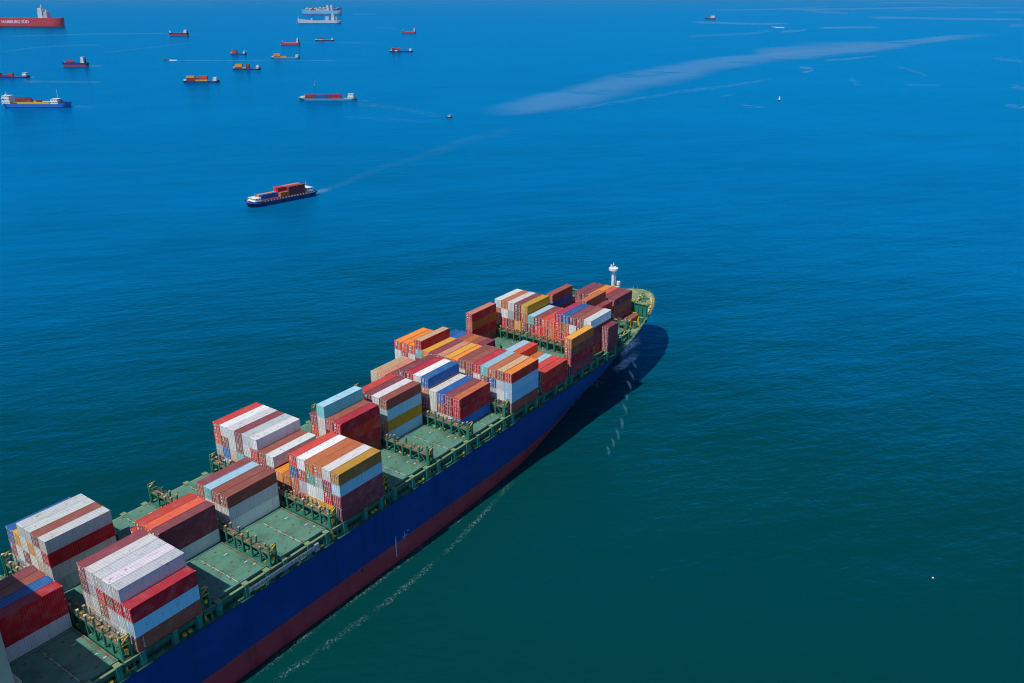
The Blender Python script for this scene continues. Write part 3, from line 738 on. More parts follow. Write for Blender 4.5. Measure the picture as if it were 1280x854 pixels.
# ------------------------------------------------------------------ other vessels
def hull_mb(L, B, dk, bow=.22, stern=.12, sheer=1.0, draft=2.0, boot=None, rake=.05, stern_sheer=0.3, bulw=.9, blunt=.55):
    """local x forward from -L/2 to L/2; slots: 0 topsides 1 boot-top 2 deck 3 bulwark"""
    mb = MB(); n = 40; levels = [dk, (dk if boot is None else boot), -draft]
    if boot is None: levels = [dk, dk*.4, -draft]
    def hb(s, lv):
        f = 1.0
        if s > 1-bow: t = (s-(1-bow))/bow; f = max(0.0, 1-min(1.0, t)**2.2)**(blunt if lv == 0 else .9)
        if s < stern: t = 1-s/stern; f = min(f, 1-(.25 if lv == 0 else .6)*t**2)
        return B/2*f*(1 if lv < 2 else .93)
    def zz(s, lv):
        z = levels[lv]
        if lv == 0:
            if s > 1-bow*1.6: z += sheer*((s-(1-bow*1.6))/(bow*1.6))**1.6
            if s < stern*1.3: z += stern_sheer*(1-s/(stern*1.3))
        return z
    ss = [1-(1-i/n)**1.5 for i in range(n+1)]
    def P(s, lv): 
        rk = rake*L*(1 if lv == 0 else .45 if lv == 1 else 0)
        return -L/2+s*(L-rake*L+rk), hb(s, lv), zz(s, lv)
    for a, c in zip(ss, ss[1:]):
        for lv in (0, 1):
            for sg in (-1, 1):
                q = [P(a,lv), P(c,lv), P(c,lv+1), P(a,lv+1)]; q = [(x, sg*y, z) for x, y, z in q]
                mb.face(q if sg > 0 else q[::-1], lv if boot is not None else 0)
        pa, pc = P(a,0), P(c,0)
        da, dc = pa[2]-bulw, pc[2]-bulw
        mb.face([(pa[0],-pa[1]+.1,da),(pc[0],-pc[1]+.1,dc),(pc[0],pc[1]-.1,dc),(pa[0],pa[1]-.1,da)], 2)
        for sg in (-1, 1):
            mb.face([(pa[0],sg*pa[1],pa[2]),(pc[0],sg*pc[1],pc[2]),(pc[0],sg*max(0,pc[1]-.12),pc[2]),(pa[0],sg*max(0,pa[1]-.12),pa[2])], 3)
            mb.face([(pa[0],sg*max(0,pa[1]-.12),pa[2]),(pc[0],sg*max(0,pc[1]-.12),pc[2]),(pc[0],sg*max(0,pc[1]-.12),dc),(pa[0],sg*max(0,pa[1]-.12),da)], 3)
    for lv in (0, 1):
        p, q = P(0,lv), P(0,lv+1); mb.face([(p[0],-p[1],p[2]),(p[0],p[1],p[2]),(q[0],q[1],q[2]),(q[0],-q[1],q[2])], lv if boot is not None else 0)
    return mb
def house_mb(x0, x1, w, z0, decks, step=.5, dh=2.5, wing=0):
    """stepped deckhouse with a row of windows on each deck; slots 0 wall 1 glass"""
    mb = MB()
    for k in range(decks):
        a, c, h = x0+step*k*.6, x1-step*k, w/2-step*.35*k; z = z0+k*dh
        mb.box(a, c, -h, h, z, z+dh-.12); mb.box(a-.25, c+.3, -h-.25, h+.25, z+dh-.12, z+dh)
        if k == decks-1 and wing: mb.box(c-1.6, c+.2, -wing/2, wing/2, z+.1, z+.9)
        zl = z+dh*.5
        for s in (-1, 1):
            nx = max(1, int((c-a)/1.6))
            for i in range(nx): x = a+(i+.5)*(c-a)/nx; mb.box(x-.42, x+.42, s*h-.02 if s > 0 else s*h-.03, s*h+.03 if s > 0 else s*h+.02, zl, zl+.75, 1)
        ny = max(2, int(2*h/1.3))
        for i in range(ny): y = -h+(i+.5)*2*h/ny; mb.box(c-.02, c+.03, y-.45, y+.45, zl, zl+.8, 1); mb.box(a-.03, a+.02, y-.4, y+.4, zl, zl+.7, 1)
    return mb
def vessel(name, label, cat, p, heading, group=None):
    e = bpy.data.objects.new(name, None); col.objects.link(e); e.location = (p[0], p[1], 0); e.rotation_euler = (0, 0, heading)
    tag(e, label, cat, group); return e
def boot_hull(e, mats, **k):
    return obj('hull', hull_mb(**k), mats, e, recalc=False)
BOX = {}
def simple_box(L, H):
    key = (L, H)
    if key not in BOX:
        mb = MB(); n = int(L/.8)
        zig(mb, -L/2+.1, L/2-.1, n, -1.2, .05, .1, H-.1); zig(mb, -L/2+.1, L/2-.1, n, 1.2, -.05, .1, H-.1)
        mb.box(-L/2, L/2, -1.219, 1.219, H-.1, H).box(-L/2, L/2, -1.219, 1.219, 0, .1)
        for x in (-L/2, L/2-.12): mb.box(x, x+.12, -1.21, 1.21, .1, H-.1)
        BOX[key] = mb.mesh('shipping_container', [M['shell']])
    return BOX[key]
def boxes(e, spec, desc, full=False, dz=0.0):
    """spec: (x, y, z, length, colour, words) in the vessel's own frame; each container is its own top-level object"""
    rz = e.rotation_euler.z; c, s = math.cos(rz), math.sin(rz)
    for i, (x, y, z, L, cc, words) in enumerate(spec):
        key = f'{e.name}#{i}'
        X = e.location.x+x*c-y*s; Y = e.location.y+x*s+y*c
        lab = f'{CNAME[cc]} container {words} {desc}'
        if full:
            container(X, Y, z+dz, cc, None, (L, ST), lab, 'containers on the barges', rz, key)
        elif key in MASS or (desc.startswith('on ') and not words.startswith('near')): add_to_mass(X, Y, z+dz, CL if L == 40 else 6.06, ST, cc, rz)
        else:
            o = link('shipping_container', simple_box(CL if L == 40 else 6.06, ST), None, (X, Y, z+dz), COL[cc], rz); tag(o, lab, 'container', 'containers on the barges')

# --- the nearer barge, under way
pa, pb = at(308.5, 259.5), at(391.5, 243)
hd = math.atan2(pa.y-pb.y, pa.x-pb.x); mid = (pa+pb)/2
e = vessel('cargo_barge', 'dark blue barge carrying maroon, blue and orange containers, nearest vessel beyond the big ship', 'barge', mid, hd)
LB = (pa-pb).length
boot_hull(e, [M['dark_blue'], M['dark_blue'], M['tan'], M['mid_blue']], L=LB+1, B=11.5, dk=2.6, sheer=1.2, bulw=.9, blunt=.4, bow=.16)
h = LB/2
obj('deckhouse', house_mb(h-8.5, h-3.2, 8, 1.8, 2, .7, 1.6), [M['white'], M['glass']], e)
obj('stern_house', house_mb(-h+2.5, -h+7.6, 8, 1.7, 2, .4, 2.0), [M['white'], M['glass']], e)
obj('mast', MB().cyl(h-6.5,0,5,7.6,.12,n=8).box(h-7.2,h-5.8,-.1,.1,6.8,7).cyl(-h+5,0,5.7,9.2,.1,n=8), M['cream'], e)
obj('winch', MB().box(h-2.6,h-1.4,-1,1,2.4,3.3).tube_y(h-2,3.3,-.8,.8,.5), M['red'], e)
mb = MB()
for k in range(15): x = -h+9+k*(2*h-19)/14; mb.box(x-.35, x+.35, 5.15, 5.55, 2.6, 3.3); mb.box(x-.35, x+.35, -5.55, -5.15, 2.6, 3.3)
obj('side_rail', mb, M['cream'], e)
fl = MB()
for k in range(6): x = -h+6+k*(2*h-14)/5; fl.tube_y(x, 1.5, 5.78, 6.2, .55, 10); fl.tube_y(x, 1.5, -6.2, -5.78, .55, 10)
obj('tyre_fender', fl, M['black'], e)
z1, z2, z3 = 1.0, 1.0+ST+.01, 1.0+2*ST+.02
xf = h-9.2-6.1; xm = xf-6.1-3.1; xb = xm-3.1-6.15
sp = [(xf,3.75,z1,40,'m','alone on the near side at the front of')]
for r, (t1, t2) in {1:('m','u'),0:('b','o')}.items():
    y = 3.75-2.5*(2-r) if False else (1.25 if r == 1 else -1.25)
    sp += [(xf,y,z1,40,t1,f'lower tier, {"inner" if r==1 else "far"} row, front of'),(xf,y,z2,40,t2,f'upper tier, {"inner" if r==1 else "far"} row, front of')]
sp += [(xm,3.75,z1,20,'m','low and short amidships on near side of'),(xm,3.75,z2,20,'n','on top and short amidships on near side of'),(xm,1.25,z1,20,'b','low and short amidships, inner row of'),(xm,1.25,z2,20,'s','on top and short amidships, inner row of'),(xm,-1.25,z1,20,'m','low and short amidships, far row of'),(xm,-1.25,z2,20,'c','second tier, short, amidships, far row of'),(xm,-1.25,z3,20,'r','top tier, short, amidships, far row of'),(xm,1.25,z3,20,'c','top tier, short, amidships, inner row of')]
sp += [(xb+3.05,3.75,z1,20,'u','short, bottom tier, near side, middle of'),(xb-3.05,3.75,z1,20,'m','short, bottom tier, near side, aft on'),(xb,3.75,z2,40,'m','second tier, near side, aft on'),(xb,3.75,z3,40,'m','top tier, near side, aft on'),
       (xb,1.25,z1,40,'b','bottom tier, inner row, aft on'),(xb,1.25,z2,40,'m','second tier, inner row, aft on'),(xb,1.25,z3,40,'c','top tier, inner row, aft on'),
       (xb,-1.25,z1,40,'m','bottom tier, far row, aft on'),(xb,-1.25,z2,40,'r','second tier, far row, aft on'),(xb,-1.25,z3,40,'s','top tier, far row, aft on')]
boxes(e, sp, 'the dark blue barge', True)

FAR = R(125.25)                                       # heading of vessels that lie square to the view, bow to the left in the photo
def place(u0, u1, v):
    a, b = at(u0, v), at(u1, v); return (a+b)/2, (a-b).length

# --- blue feeder with a white house at each end
p, L = place(4, 88, 134)
e = vessel('coastal_freighter', 'blue coastal freighter with white bridge at each end and yellow hold coaming', 'cargo ship', p, FAR)
boot_hull(e, [M['mid_blue'], M['dark_blue'], M['tan'], M['dark_blue']], L=L, B=14, dk=4.3, boot=.6, sheer=.8, stern_sheer=1.4, bulw=.7, bow=.14, blunt=.45)
h = L/2
obj('bridge_house', house_mb(h-12, h-2.5, 11, 3.8, 3, .5, 3.1, 13), [M['white'], M['glass']], e)
obj('aft_house', house_mb(-h+11, -h+20, 11, 3.8, 2, .9, 2.8), [M['white'], M['glass']], e)
obj('funnel', MB().cyl(-h+8.5,1,4,8.5,1.3,1.1,n=12).box(-h+4,-h+8,-3,3,4,6.2), M['dark_blue'], e)
obj('hold_coaming', MB().box(-h+21, h-16, -5.6, 5.6, 3.0, 6.2), M['yellow'], e)
obj('mast', MB().cyl(h-6,0,10.5,17,.3,.2,n=8).box(h-6.8,h-5.2,-1.6,1.6,14,14.3).cyl(-h+12.5,0,7,20,.18,.12,n=8), M['white'], e)
bsp = [(h-24,3.6,6.25,40,'m','lower left on'),(h-24,3.6,6.25+ST,40,'b','upper left on'),(h-33.4,3.6,6.25,20,'b','short, lower tier of the left group on'),(h-33.4,3.6,6.25+ST,20,'m','short, upper tier of the left group on'),(h-24,1.0,6.25,40,'m','inner row forward on'),(h-33.4,1.0,6.25,20,'b','inner row amidships on'),(h-45,3.6,6.25,20,'m','alone and short on the hold coaming of'),(h-16.5,4.9,3.3,20,'m','short, beside the bridge of')]
boxes(e, bsp, 'the blue coastal freighter')

# --- generic container barges: (name words, u0,u1,v, hull mats, cargo rows)
def barge(label, desc, u0, u1, v, mats, cargo, B=11, dk=2.2, sheer=1.2, dy=0, rows=2, bow_house=True):
    p, L = place(u0, u1, v)
    e = vessel('container_barge', label, 'barge', p, FAR+dy, 'loaded barges at anchor'); h = L/2
    boot_hull(e, mats, L=L, B=B, dk=dk, sheer=sheer, bulw=.6, bow=.15, blunt=.45, rake=.07)
    if bow_house: obj('deckhouse', house_mb(h-L*.13, h-L*.06, B*.65, dk, 1, .3, 2.2), [M['white'], M['glass']], e)
    obj('stern_house', house_mb(-h+L*.045, -h+L*.045+max(4, L*.10), B*.7, dk-.4, 2, .6, 2.7), [M['white'], M['glass']], e)
    obj('mast', MB().cyl(h-L*.12,0,dk+1.5,dk+6,.14,n=8).cyl(-h+L*.08,0,dk+3,dk+6.5,.12,n=8), M['cream'], e)
    obj('bitts', MB().box(-h+.8,-h+2.2,-2,2,dk-.5,dk+.8).box(h-L*.05-1,h-L*.05,-1,1,dk-.4,dk+1), M['black'], e)
    sp = []
    x = h-L*.15
    for ci, ent in enumerate(cargo):
        ln, cols = ent
        l = CL if ln == 40 else 6.06
        if cols:
            for r in range(rows):
                for t, c in enumerate(cols if r == 0 else cols[:]):
                    if r: c = {'m':'b','b':'m','y':'n','n':'y','u':'m','r':'m','o':'y','c':'m','w':'g'}.get(c, 'm')
                    sp.append((x-l/2, B/2-2.2-2.5*r, dk-.55+t*(ST+.01), ln, c, f'{["near","inner","far"][r]} row, {["bottom","second","top"][t]} tier, {ORD[ci]} from bow'))
        x -= l+.25
    boxes(e, [q for q in sp], desc)
    return e
DB = [M['dark_blue'], M['dark_blue'], M['tan'], M['mid_blue']]
PB = [M['pale_blue'], M['pale_blue'], M['tan'], M['pale_blue']]
barge('pale blue barge stacked with one long wall of maroon and blue containers', 'on barge with long wall', 372, 446, 125, PB, [(40,['m','m']),(40,['u','u']),(20,['m','u']),(40,['c','c'])], rows=3)
barge('dark blue barge with a low even load of yellow and red containers', 'on evenly loaded blue barge', 228, 274, 103, DB, [(40,['m','c','y']),(20,['y','m']),(40,['y','r','or'])], rows=2)
barge('blue barge with gap between a yellow stack and a maroon stack', 'on barge with load gap', 290, 326, 87, DB, [(40,['m','y','y']),(20,['y']),(20,['m','m','b'])], rows=2)
barge('small dark barge with orange and blue containers, halfway to the horizon', 'on small far dark barge', 287, 309, 68, DB, [(20,['or','or','r']),(20,['m','r','u'])], rows=2, dy=R(-14))
barge('pale blue barge with one tall yellow block and low deck cargo', 'on barge with one block', 338, 375, 73, PB, [(20,['b','o','o']),(20,['b','y','o']),(20,['y']),(20,['y'])], rows=2)
barge('grey barge loaded blue ahead and crimson astern, near the red coaster', 'on barge near red tanker', 393, 418, 51, [M['navy'], M['navy'], M['grey'], M['grey']], [(20,['g','u']),(20,['g','u']),(20,['g','c','c'])], rows=2)
barge('dark barge loaded with crimson containers, lone barge toward the middle', 'on lone crimson laden barge', 486, 516, 65, DB, [(20,['m','c','c']),(20,['w','m']),(20,['m','r','r'])], rows=2)
barge('low dark blue barge with red boxes, cut by the picture edge', 'on barge cut by edge', -14, 37, 97, DB, [(40,['m','m']),(40,['m']),(20,['r','r'])], rows=2)

# --- coaster with red boot-top and black bow
p, L = place(78, 111, 83)
e = vessel('coaster', 'small blue coaster with red bottom paint and white bridge aft', 'cargo ship', p, FAR)
boot_hull(e, [M['dark_blue'], M['red'], M['tan'], M['black']], L=L, B=10, dk=6.2, boot=3.0, sheer=1.3, stern_sheer=.6, bulw=.8)
h = L/2
obj('bridge_house', house_mb(-h+6, -h+12, 8.5, 5.6, 3, .4, 3.6), [M['white'], M['glass']], e)
obj('funnel', MB().cyl(-h+4.4,0,5.6,14,1.2,1,n=10).cyl(-h+3,2,5.6,17,.2,n=8).cyl(-h+5,-2,5.6,17.5,.2,n=8), M['navy'], e)
obj('mast', MB().cyl(h-5,0,5,10,.25,n=8), M['white'], e)
boxes(e, [(h-17,2.4,5.5,40,'m','lower tier on'),(h-17,2.4,8.1,40,'r','upper tier on'),(h-17,-.2,5.5,40,'m','inner row on')], 'the small blue coaster')

# --- low tankers and bulkers
def tanker(label, u0, u1, v, mats, B, dk, boot, decks, fun, hx=.16, bulw=.5, sheer=1.5, masts=True, wing=0):
    p, L = place(u0, u1, v)
    e = vessel('tanker', label, 'tanker', p, FAR); h = L/2
    boot_hull(e, mats, L=L, B=B, dk=dk, boot=boot, sheer=sheer, stern_sheer=.5, bulw=bulw)
    obj('bridge_house', house_mb(-h+L*.07, -h+L*hx, B*.8, dk-.3, decks, .5, 3.5, wing), [M['white'], M['glass']], e)
    obj('funnel', MB().cyl(-h+L*.05,0,dk-.3,dk+decks*3.0,L*.018,L*.015,n=12), M[fun], e)
    if masts: obj('mast', MB().cyl(h-L*.1,0,dk,dk+7,.3,n=8).cyl(-h+L*.11,0,dk+decks*3.5-.4,dk+decks*3.5+4,.25,n=8), M['white'], e)
    mb = MB()
    for k in range(8): x = -h+L*.22+k*L*.08; mb.box(x, x+L*.05, -B*.28, B*.28, dk-.45, dk+.35)
    obj('deck_hatches', mb, M['grey'], e)
    return e, L
tanker('small red tanker with white stern bridge beside the grey barge', 351, 375, 56, [M['red_hull'], M['red_hull'], M['grey'], M['red']], 9, 5.4, 1, 3, 'navy')
tanker('tiny red tanker alone high up near the middle', 502, 520, 41.5, [M['red_hull'], M['red_hull'], M['grey'], M['red']], 9, 6, 1, 3, 'navy')
e, L = tanker('dark hulled freighter with red bottom paint and raised bow', 211, 236, 44.5, [M['navy'], M['red_hull'], M['navy'], M['navy']], 12, 7.8, 4.2, 3, 'navy', .22)
obj('bow_house', MB().box(L/2-8,L/2-4,-3,3,7.8,14).cyl(L/2-6,0,14,18,.4,n=8), M['white'], e)
e, L = tanker('little dark freighter with white bridge, alone near the horizon', 881, 894, 24.5, [M['navy'], M['red_hull'], M['navy'], M['navy']], 12, 7.5, 3.0, 4, 'cream', .45)
p, L = place(372, 426, 29.5)
e = vessel('bulk_carrier', 'pale grey bulk carrier with tall white bridge aft', 'cargo ship', p, FAR); h = L/2
boot_hull(e, [M['grey'], M['red'], M['navy'], M['grey']], L=L, B=30, dk=15, boot=2.4, sheer=7, stern_sheer=-2, bulw=2.5, bow=.25, rake=.03)
obj('bridge_house', house_mb(-h+28, -h+44, 26, 13, 7, .8, 5.0, 34), [M['white'], M['glass']], e)
obj('engine_casing', MB().box(-h+56, -h+72, -10, 10, 12, 32), M['grey'], e)
obj('funnel', MB().cyl(-h+20,0,12,32,4,3,n=12), M['grey'], e)
obj('foremast', MB().cyl(h-6,0,18,32,1.4,.9,n=8).box(h-7,h-5,-4,4,27,28), M['white'], e)
mb = MB()
for k in range(4): x = h-45-k*24; mb.box(x-9, x+9, -9, 9, 11.5, 16.5)
obj('hatch_cover', mb, M['navy'], e)
obj('crane_post', MB().cyl(h-72,6,12,22,2,n=8).box(h-76,h-68,3,9,18,23), M['white'], e)
obj('bulbous_bow', MB().cyl(h+3,0,-2,3.5,4.5,2.5,n=12), M['red_hull'], e)

# --- far giant with sky-blue hull
p, L = place(377, 427, 18)
e = vessel('container_vessel', 'far sky blue container ship loaded with white and red stacks', 'container ship', p, FAR); h = L/2
boot_hull(e, [M['sky_blue'], M['red'], M['navy'], M['sky_blue']], L=L, B=40, dk=27, boot=5, sheer=6, stern_sheer=0, bulw=1.5, bow=.2, rake=.04)
obj('bridge_house', house_mb(-h+92, -h+112, 34, 25, 9, .6, 4.6, 46), [M['white'], M['glass']], e)
obj('funnel', MB().box(-h+66,-h+80,-8,8,25,64).cyl(-h+73,0,64,70,2.4,n=10), M['cream'], e)
obj('foremast', MB().cyl(h-14,0,22,38,1.2,.8,n=8), M['white'], e)
SC = ['w','w','g','r','m','u','c','w','n','l']
ca, sa = math.cos(FAR), math.sin(FAR); x = h-32
while x > -h+12:
    if not (-h+62 < x < -h+118):
        nt_ = rnd.choice((6,8,9,9)) if x > -h+60 else rnd.choice((7,8))
        for r in range(12):
            for t in range(max(2, nt_-rnd.choice((0,0,1)))):
                if 0 < r < 11 and t < 5: continue
                y = -17.5+r*2.95+1.2; c = SC[rnd.randrange(len(SC)) if x > -h+60 else rnd.choice((5,5,4,2))]
                add_to_mass(e.location.x+(x-6)*ca-y*sa, e.location.y+(x-6)*sa+y*ca, 26.5+t*2.75, 12.2, 2.7, c, FAR)
    x -= 13.6

# --- the long red ship at the picture edge
p, L = place(-10, 80, 33.5)
e = vessel('container_vessel', 'long empty red container ship with white bridge and lettering along its side', 'container ship', p, FAR); h = L/2
boot_hull(e, [M['red_hull'], M['red'], M['red'], M['red_hull']], L=L, B=42, dk=36, boot=4, sheer=3, stern_sheer=1, bulw=3, bow=.2, stern=.16, rake=.05)
obj('bridge_house', house_mb(-h+75, -h+96, 38, 33, 9, .4, 4.8, 56), [M['white'], M['glass']], e)
obj('accommodation_block', house_mb(-h+56, -h+76, 34, 33, 6, .9, 4.6), [M['grey'], M['glass']], e)
obj('radar_mast', MB().cyl(-h+84,0,76,90,1.8,1,n=8).box(-h+82,-h+86,-6,6,82,83.5).cyl(-h+64,4,60,70,2.5,2,n=10), M['white'], e)
tm = MB(); cu = bpy.data.curves.new('letter','FONT'); cu.body = 'HAMBURG SÜD'; cu.size = 17; cu.align_x = 'CENTER'; cu.extrude = .15; cu.offset = .25
to = bpy.data.objects.new('letter', cu); me = bpy.data.meshes.new_from_object(to)
tm.v = [(40-v.co.x, 21.3+v.co.z, 15+v.co.y) for v in me.vertices]
for q in me.polygons: tm.f.append(tuple(q.vertices)); tm.m.append(0)
bpy.data.objects.remove(to); bpy.data.meshes.remove(me)
obj('hull_lettering', tm, M['white'], e)

# --- small craft and buoys
def small_boat(name, label, u, v, L, mats, heading, cabin=True, people=0):
    p = at(u, v); e = vessel(name, label, 'boat', p, heading); h = L/2
    boot_hull(e, mats, L=L, B=L*.3, dk=1.1, sheer=.6, bulw=.4, draft=.5, bow=.35, rake=.08)
    if cabin: obj('cabin', house_mb(-L*.12, L*.2, L*.2, .7, 1, .3, 1.9), [mats[3], M['glass']], e)
    obj('outboard_motor', MB().box(-h-.4,-h+.2,-.3,.3,.2,1.3), M['black'], e)
    return e
small_boat('speedboat', 'tiny red speedboat trailing a white wake line', 207, 75, 11, [M['red'], M['red'], M['red'], M['red']], FAR)
small_boat('speedboat', 'tiny white speedboat with wake, far out near the horizon', 966, 34, 16, [M['white']]*4, FAR)
small_boat('fishing_boat', 'small dark open boat alone on the water beyond the barge', 562, 147, 6.5, [M['black'], M['black'], M['tan'], M['white']], FAR+R(160), True)
e = vessel('channel_buoy', 'small pale navigation buoy standing alone in open water', 'buoy', at(974, 126), 0)
obj('float_body', MB().cyl(0,0,-.4,.9,1.5,1.5,n=16), M['navy'], e)
obj('tower', MB().cyl(0,0,.9,4.6,.95,.5,n=8).cyl(0,0,4.6,5.4,.7,.2,n=8), M['white'], e)
e = vessel('spar_buoy', 'slim orange buoy leaning above the pale blue barge', 'buoy', at(393.5, 107), 0); e.rotation_euler = (R(8), R(-10), 0)
obj('float_body', MB().cyl(0,0,-.5,1.4,1.0,.7,n=12), M['orange'], e)
obj('spar', MB().cyl(0,0,1.4,5.2,.28,.16,n=8), M['orange'], e)
e = vessel('float', 'lone white float bobbing in open water off the starboard side', 'buoy', at(1166, 722.5), 0)
obj('float_body', MB().cyl(0,0,-.1,.12,.2,.2,n=12).cyl(0,0,.12,.25,.15,.05,n=12), M['white'], e)

# ------------------------------------------------------------------ the containers that show least, as one mass
o = obj('stacked_containers', mass, [paint('mass_paint_'+CNAME[c].replace(' ', '_'), COL[c], .55, .2, .1, .5) for c in mass_cols])
o['kind'] = 'stuff'; o['label'] = 'remaining stacked containers, mostly hidden inside the stacks or tiny on far ships'; o['category'] = 'containers'

# ------------------------------------------------------------------ foam, wakes, slicks and painted sky sheen on the water
def film(name, scale, lo, hi, wob=.35, clump=None, el=.38):
    """thin broken film: colour and strength come from the object's own colour and alpha"""
    m, n, l, b, out = newmat(name)
    oi = n.new('ShaderNodeObjectInfo'); tc = n.new('ShaderNodeTexCoord')
    uv = n.new('ShaderNodeSeparateXYZ'); l.new(tc.outputs['UV'], uv.inputs[0])
    pos = n.new('ShaderNodeNewGeometry').outputs['Position']
    nz = noise(n, l, pos, scale, 5, .62); nw = noise(n, l, pos, scale*.35, 3, .6)
    vv = mth(n, l, 'ADD', uv.outputs[1], mth(n, l, 'MULTIPLY', mth(n, l, 'SUBTRACT', nw, .5), wob*2))
    d = mth(n, l, 'ABSOLUTE', mth(n, l, 'SUBTRACT', vv, .5))
    ed = ramp(n, l, d, .48, .12)
    ue = mth(n, l, 'ABSOLUTE', mth(n, l, 'SUBTRACT', uv.outputs[0], .5)); ends = ramp(n, l, ue, .5, el)
    # never reach the sheet's own border
    bd = mth(n, l, 'ABSOLUTE', mth(n, l, 'SUBTRACT', uv.outputs[1], .5)); ed = mth(n, l, 'MULTIPLY', ed, ramp(n, l, bd, .5, .36))
    a = mth(n, l, 'MULTIPLY', mth(n, l, 'MULTIPLY', ed, ends), ramp(n, l, nz, lo, hi))
    if clump: a = mth(n, l, 'MULTIPLY', a, ramp(n, l, noise(n, l, pos, clump, 3, .6), .34, .60))
    a = mth(n, l, 'MULTIPLY', a, oi.outputs['Alpha'], clamp=True)
    tr = n.new('ShaderNodeBsdfTransparent'); mx = n.new('ShaderNodeMixShader')
    l.new(oi.outputs['Color'], b.inputs['Base Color']); b.inputs['Roughness'].default_value = .7
    l.new(a, mx.inputs[0]); l.new(tr.outputs[0], mx.inputs[1]); l.new(b.outputs[0], mx.inputs[2]); l.new(mx.outputs[0], out.inputs[0])
    return m
FILM = {'foam': film('sea_foam', 2.2, .47, .70, .55, .16), 'crest': film('crest_foam_sheen', .6, .22, .60, .3, None, .12), 'streak': film('wake_film', .05, .30, .62), 'wash': film('wash_film', .06, .34, .66, .6), 'slick': film('slick_sheen_film', .0060, .27, .46, .42), 'wisp': film('wisp_film', .12, .42, .66)}
sheet_n = [0]
def sheet(name, label, cat, kind, A, B, color, alpha):
    """strip between two polylines of photo pixels, laid on the water"""
    sheet_n[0] += 1; z = .03+.012*sheet_n[0]
    def dense(P, n=40):
        L = [0]
        for a, b in zip(P, P[1:]): L.append(L[-1]+math.hypot(b[0]-a[0], b[1]-a[1]))
        o = []
        for i in range(n+1):
            t = L[-1]*i/n; k = max(q for q in range(len(P)-1) if L[q] <= t+1e-9); f = (t-L[k])/(L[k+1]-L[k])
            o.append((P[k][0]+(P[k+1][0]-P[k][0])*f, P[k][1]+(P[k+1][1]-P[k][1])*f))
        return o
    a, b = dense(A), dense(B); n = len(a)-1
    me = bpy.data.meshes.new(name); V = [at(*p, z) for p in a]+[at(*p, z) for p in b]
    me.from_pydata([tuple(p) for p in V], [], [(i, i+1, n+1+i+1, n+1+i) for i in range(n)])
    uvl = me.uv_layers.new(name='UVMap')
    for p in me.polygons:
        for li in p.loop_indices:
            vi = me.loops[li].vertex_index; uvl.data[li].uv = ((vi % (n+1))/n, 0 if vi <= n else 1)
    me.materials.append(FILM[kind]); o = bpy.data.objects.new(name, me); col.objects.link(o); o.color = (*color, alpha)
    o['kind'] = 'stuff'; o['label'] = label; o['category'] = cat
    if name == 'sea_streak': o['group'] = 'pale streaks on the far water'
    if 'crests trailing' in label: o['group'] = 'crests off the bow wave'
    return o
def line(name, label, kind, P, w0, w1, color, alpha):
    n = len(P)-1; A, B = [], []
    for i, (u, v) in enumerate(P):
        w = (w0+(w1-w0)*i/n)/2*(1 if kind != 'crest' or w0 > 8 else .12+.88*math.sin(math.pi*(i+.2)/(n+.4))); a = P[max(0,i-1)]; b = P[min(n,i+1)]
        dx, dy = b[0]-a[0], b[1]-a[1]; L = math.hypot(dx, dy) or 1
        A.append((u-dy/L*w, v+dx/L*w)); B.append((u+dy/L*w, v-dx/L*w))
    return sheet(name, label, 'foam', kind, A, B, color, alpha)
WH = (.78, .84, .86); LB_ = (.17, .42, .70)
line('foam', 'broken line of white foam drifting along the starboard hull', 'foam', [(330,860),(380,826),(415,802),(440,783),(465,767),(492,746),(515,727),(550,697),(572,676),(592,655),(612,634),(632,612),(655,588)], 12, 7, (.55,.72,.74), .30)
line('foam', 'thin scattered foam close under the red boot-top', 'foam', [(300,858),(400,780),(470,728),(530,682),(600,628),(650,585)], 12, 8, WH, .22)
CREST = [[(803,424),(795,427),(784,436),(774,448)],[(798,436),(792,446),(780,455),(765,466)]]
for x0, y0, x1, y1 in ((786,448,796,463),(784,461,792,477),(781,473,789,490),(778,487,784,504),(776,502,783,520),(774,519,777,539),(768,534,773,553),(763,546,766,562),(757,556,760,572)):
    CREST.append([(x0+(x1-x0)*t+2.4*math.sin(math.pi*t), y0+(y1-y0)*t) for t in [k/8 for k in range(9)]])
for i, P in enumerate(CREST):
    line('foam', ['white bow wave curling off the stem'][0] if i < 2 else 'short pale crests trailing from the bow wave, painted as sky reflection', 'crest', P, 15 if i < 2 else 5.5, 12 if i < 2 else 5, (.50,.80,1.0) if i < 5 else (.10,.37,.50), 1.0 if i < 2 else .7 if i < 5 else .24)  # stem strips are foam; the crests' pale blue is painted sky reflection
line('foam', 'churned water in the shade under the bow flare', 'foam', [(770,455),(745,480),(720,500),(700,520),(680,545)], 22, 14, (.55,.72,.85), .6)
line('wake', 'white wake churned up astern of the dark blue barge', 'foam', [(391,243),(402,239),(415,236)], 8, 6, WH, .8)
line('wake', 'long faint wake behind the dark blue barge', 'streak', [(398,241),(440,224),(490,206),(540,191),(600,172),(660,160)], 9, 16, (.04,.28,.54), .12)
line('wake', 'thin white wake of the tiny red speedboat', 'streak', [(211,75.3),(216,75.4),(222,75.5)], 2.4, 1.6, WH, .9)
line('wake', 'hair-thin wake line crossing behind the red speedboat', 'streak', [(215,75.5),(300,75.8),(345,75.2),(430,76)], 1.2, 1.0, LB_, .35)
line('wake', 'white wake of the tiny white speedboat', 'streak', [(968,34.3),(974,34.3),(981,34.5)], 2.2, 1.4, WH, .9)
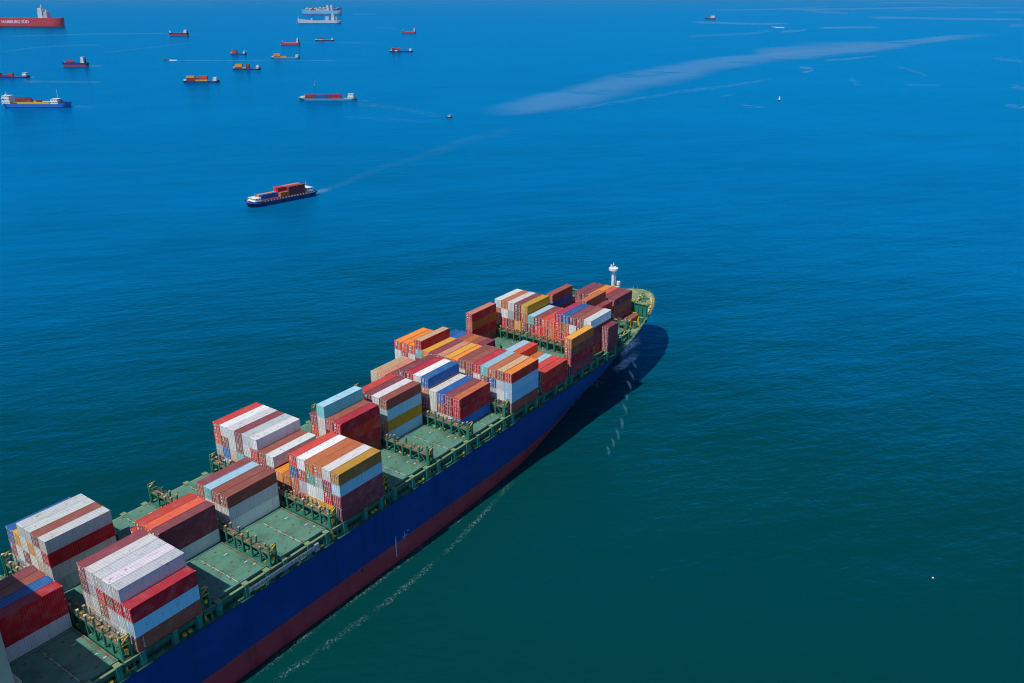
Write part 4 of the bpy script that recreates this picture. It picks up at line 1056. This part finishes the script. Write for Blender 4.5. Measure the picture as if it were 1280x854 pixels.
for P, w, a in (([(87,133),(103,133.5),(118,134.5)],4,.35),([(110,82.3),(120,82.5),(128,83)],2.5,.4),([(28,102),(60,102.2),(95,102.5),(130,103)],2.6,.35),([(28,101),(36,102),(42,103)],3.5,.45),([(38,96.5),(44,96.5)],2,.5),([(0,65),(40,60),(85,57),(130,56)],1.8,.28),([(0,46),(60,44),(110,43),(200,42),(260,44)],1.6,.35),([(446,124.5),(456,126),(462,128)],3,.3),([(372,53),(425,53.5),(470,54)],1.4,.25),([(440,18),(470,18.2)],1.4,.4),([(130,66),(200,58),(250,52)],1.6,.2),
        ([(440,130),(480,133),(520,139),(556,147)],5,.32),([(430,146),(500,150),(545,153)],4,.18),([(470,35),(495,35.5)],1.6,.3),
        ([(862,28),(900,28.8),(945,30.2),(990,29.5)],2.4,.5),([(855,46),(900,43.8),(940,42),(972,37.5)],3,.42),([(975,40),(1000,38.5),(1010,36.5)],2.6,.4),([(1020,35.5),(1060,34.5),(1100,34.5)],2.4,.5),([(1080,22),(1130,22.5),(1200,24),(1290,24.5)],2.6,.5),([(1000,13),(1050,15.5),(1060,17),(1010,15)],2.4,.35),([(960,12),(1060,11.5),(1180,9.5),(1290,10)],2.2,.4),([(880,13),(960,12),(1040,8)],1.6,.3),([(1090,4),(1150,3.4),(1230,7)],1.6,.35),([(1120,13),(1200,11)],1.4,.3),([(1240,15),(1290,16)],1.8,.35),([(1260,32),(1290,32)],5,.5),
        ([(700,140),(770,128),(850,115),(915,107),(972,98)],4,.30),([(998,84),(1017,86),(1015,89),(1000,91)],2.4,.5),([(1030,76),(1070,73),(1097,70)],2.4,.4),([(1120,83),(1145,90),(1160,95)],3,.35),([(1062,98),(1075,108)],7,.22),([(1240,73),(1290,78)],4,.35),([(1262,107),(1290,114)],5,.4),([(1255,132),(1290,135)],5,.4),([(925,132),(960,135)],3.5,.25),([(1130,106),(1180,107)],3,.2),([(920,118),(900,121)],3,.2)):
    line('sea_streak', 'thin pale streaks of smooth water and old wakes', 'wisp' if w > 2.7 else 'streak', P, w*1.5, w*1.2, LB_, a*(.75 if P[0][0] > 600 else .42))
sheet('sea_slick', 'broad slick of smooth water toward the horizon, sky reflection painted pale', 'slick', 'slick',
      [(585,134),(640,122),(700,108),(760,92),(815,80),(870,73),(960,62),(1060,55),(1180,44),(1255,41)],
      [(600,148),(660,146),(735,136),(790,122),(860,108),(900,92),(980,80),(1090,70),(1190,52),(1255,46)], (.11,.38,.72), .34)  # paleness of the slick is sky reflection painted into the film colour
sheet('sea_slick', 'faint wide slick with painted sky reflection beside the broad pale one', 'slick', 'slick',
      [(930,60),(1000,52),(1100,50)], [(950,76),(1040,68),(1110,58)], (.14,.38,.66), .25)  # again sky reflection put into the film colour
# ------------------------------------------------------------------ air
hm = bpy.data.materials.new('hazy_air'); hm.use_nodes = True; n = hm.node_tree.nodes; n.clear()
ho = n.new('ShaderNodeOutputMaterial'); hv = n.new('ShaderNodeVolumePrincipled')
hv.inputs['Color'].default_value = (.25, .60, 1, 1); hv.inputs['Density'].default_value = HAZE; hv.inputs['Anisotropy'].default_value = 0.2
hm.node_tree.links.new(hv.outputs[0], ho.inputs['Volume'])
HZ = S+3000
hz = obj('haze', MB().box(-HZ, HZ, -HZ, HZ, -1, CAM.z+4), hm); hz['kind'] = 'stuff'; hz['label'] = 'thin blue sea haze'; hz['category'] = 'haze'
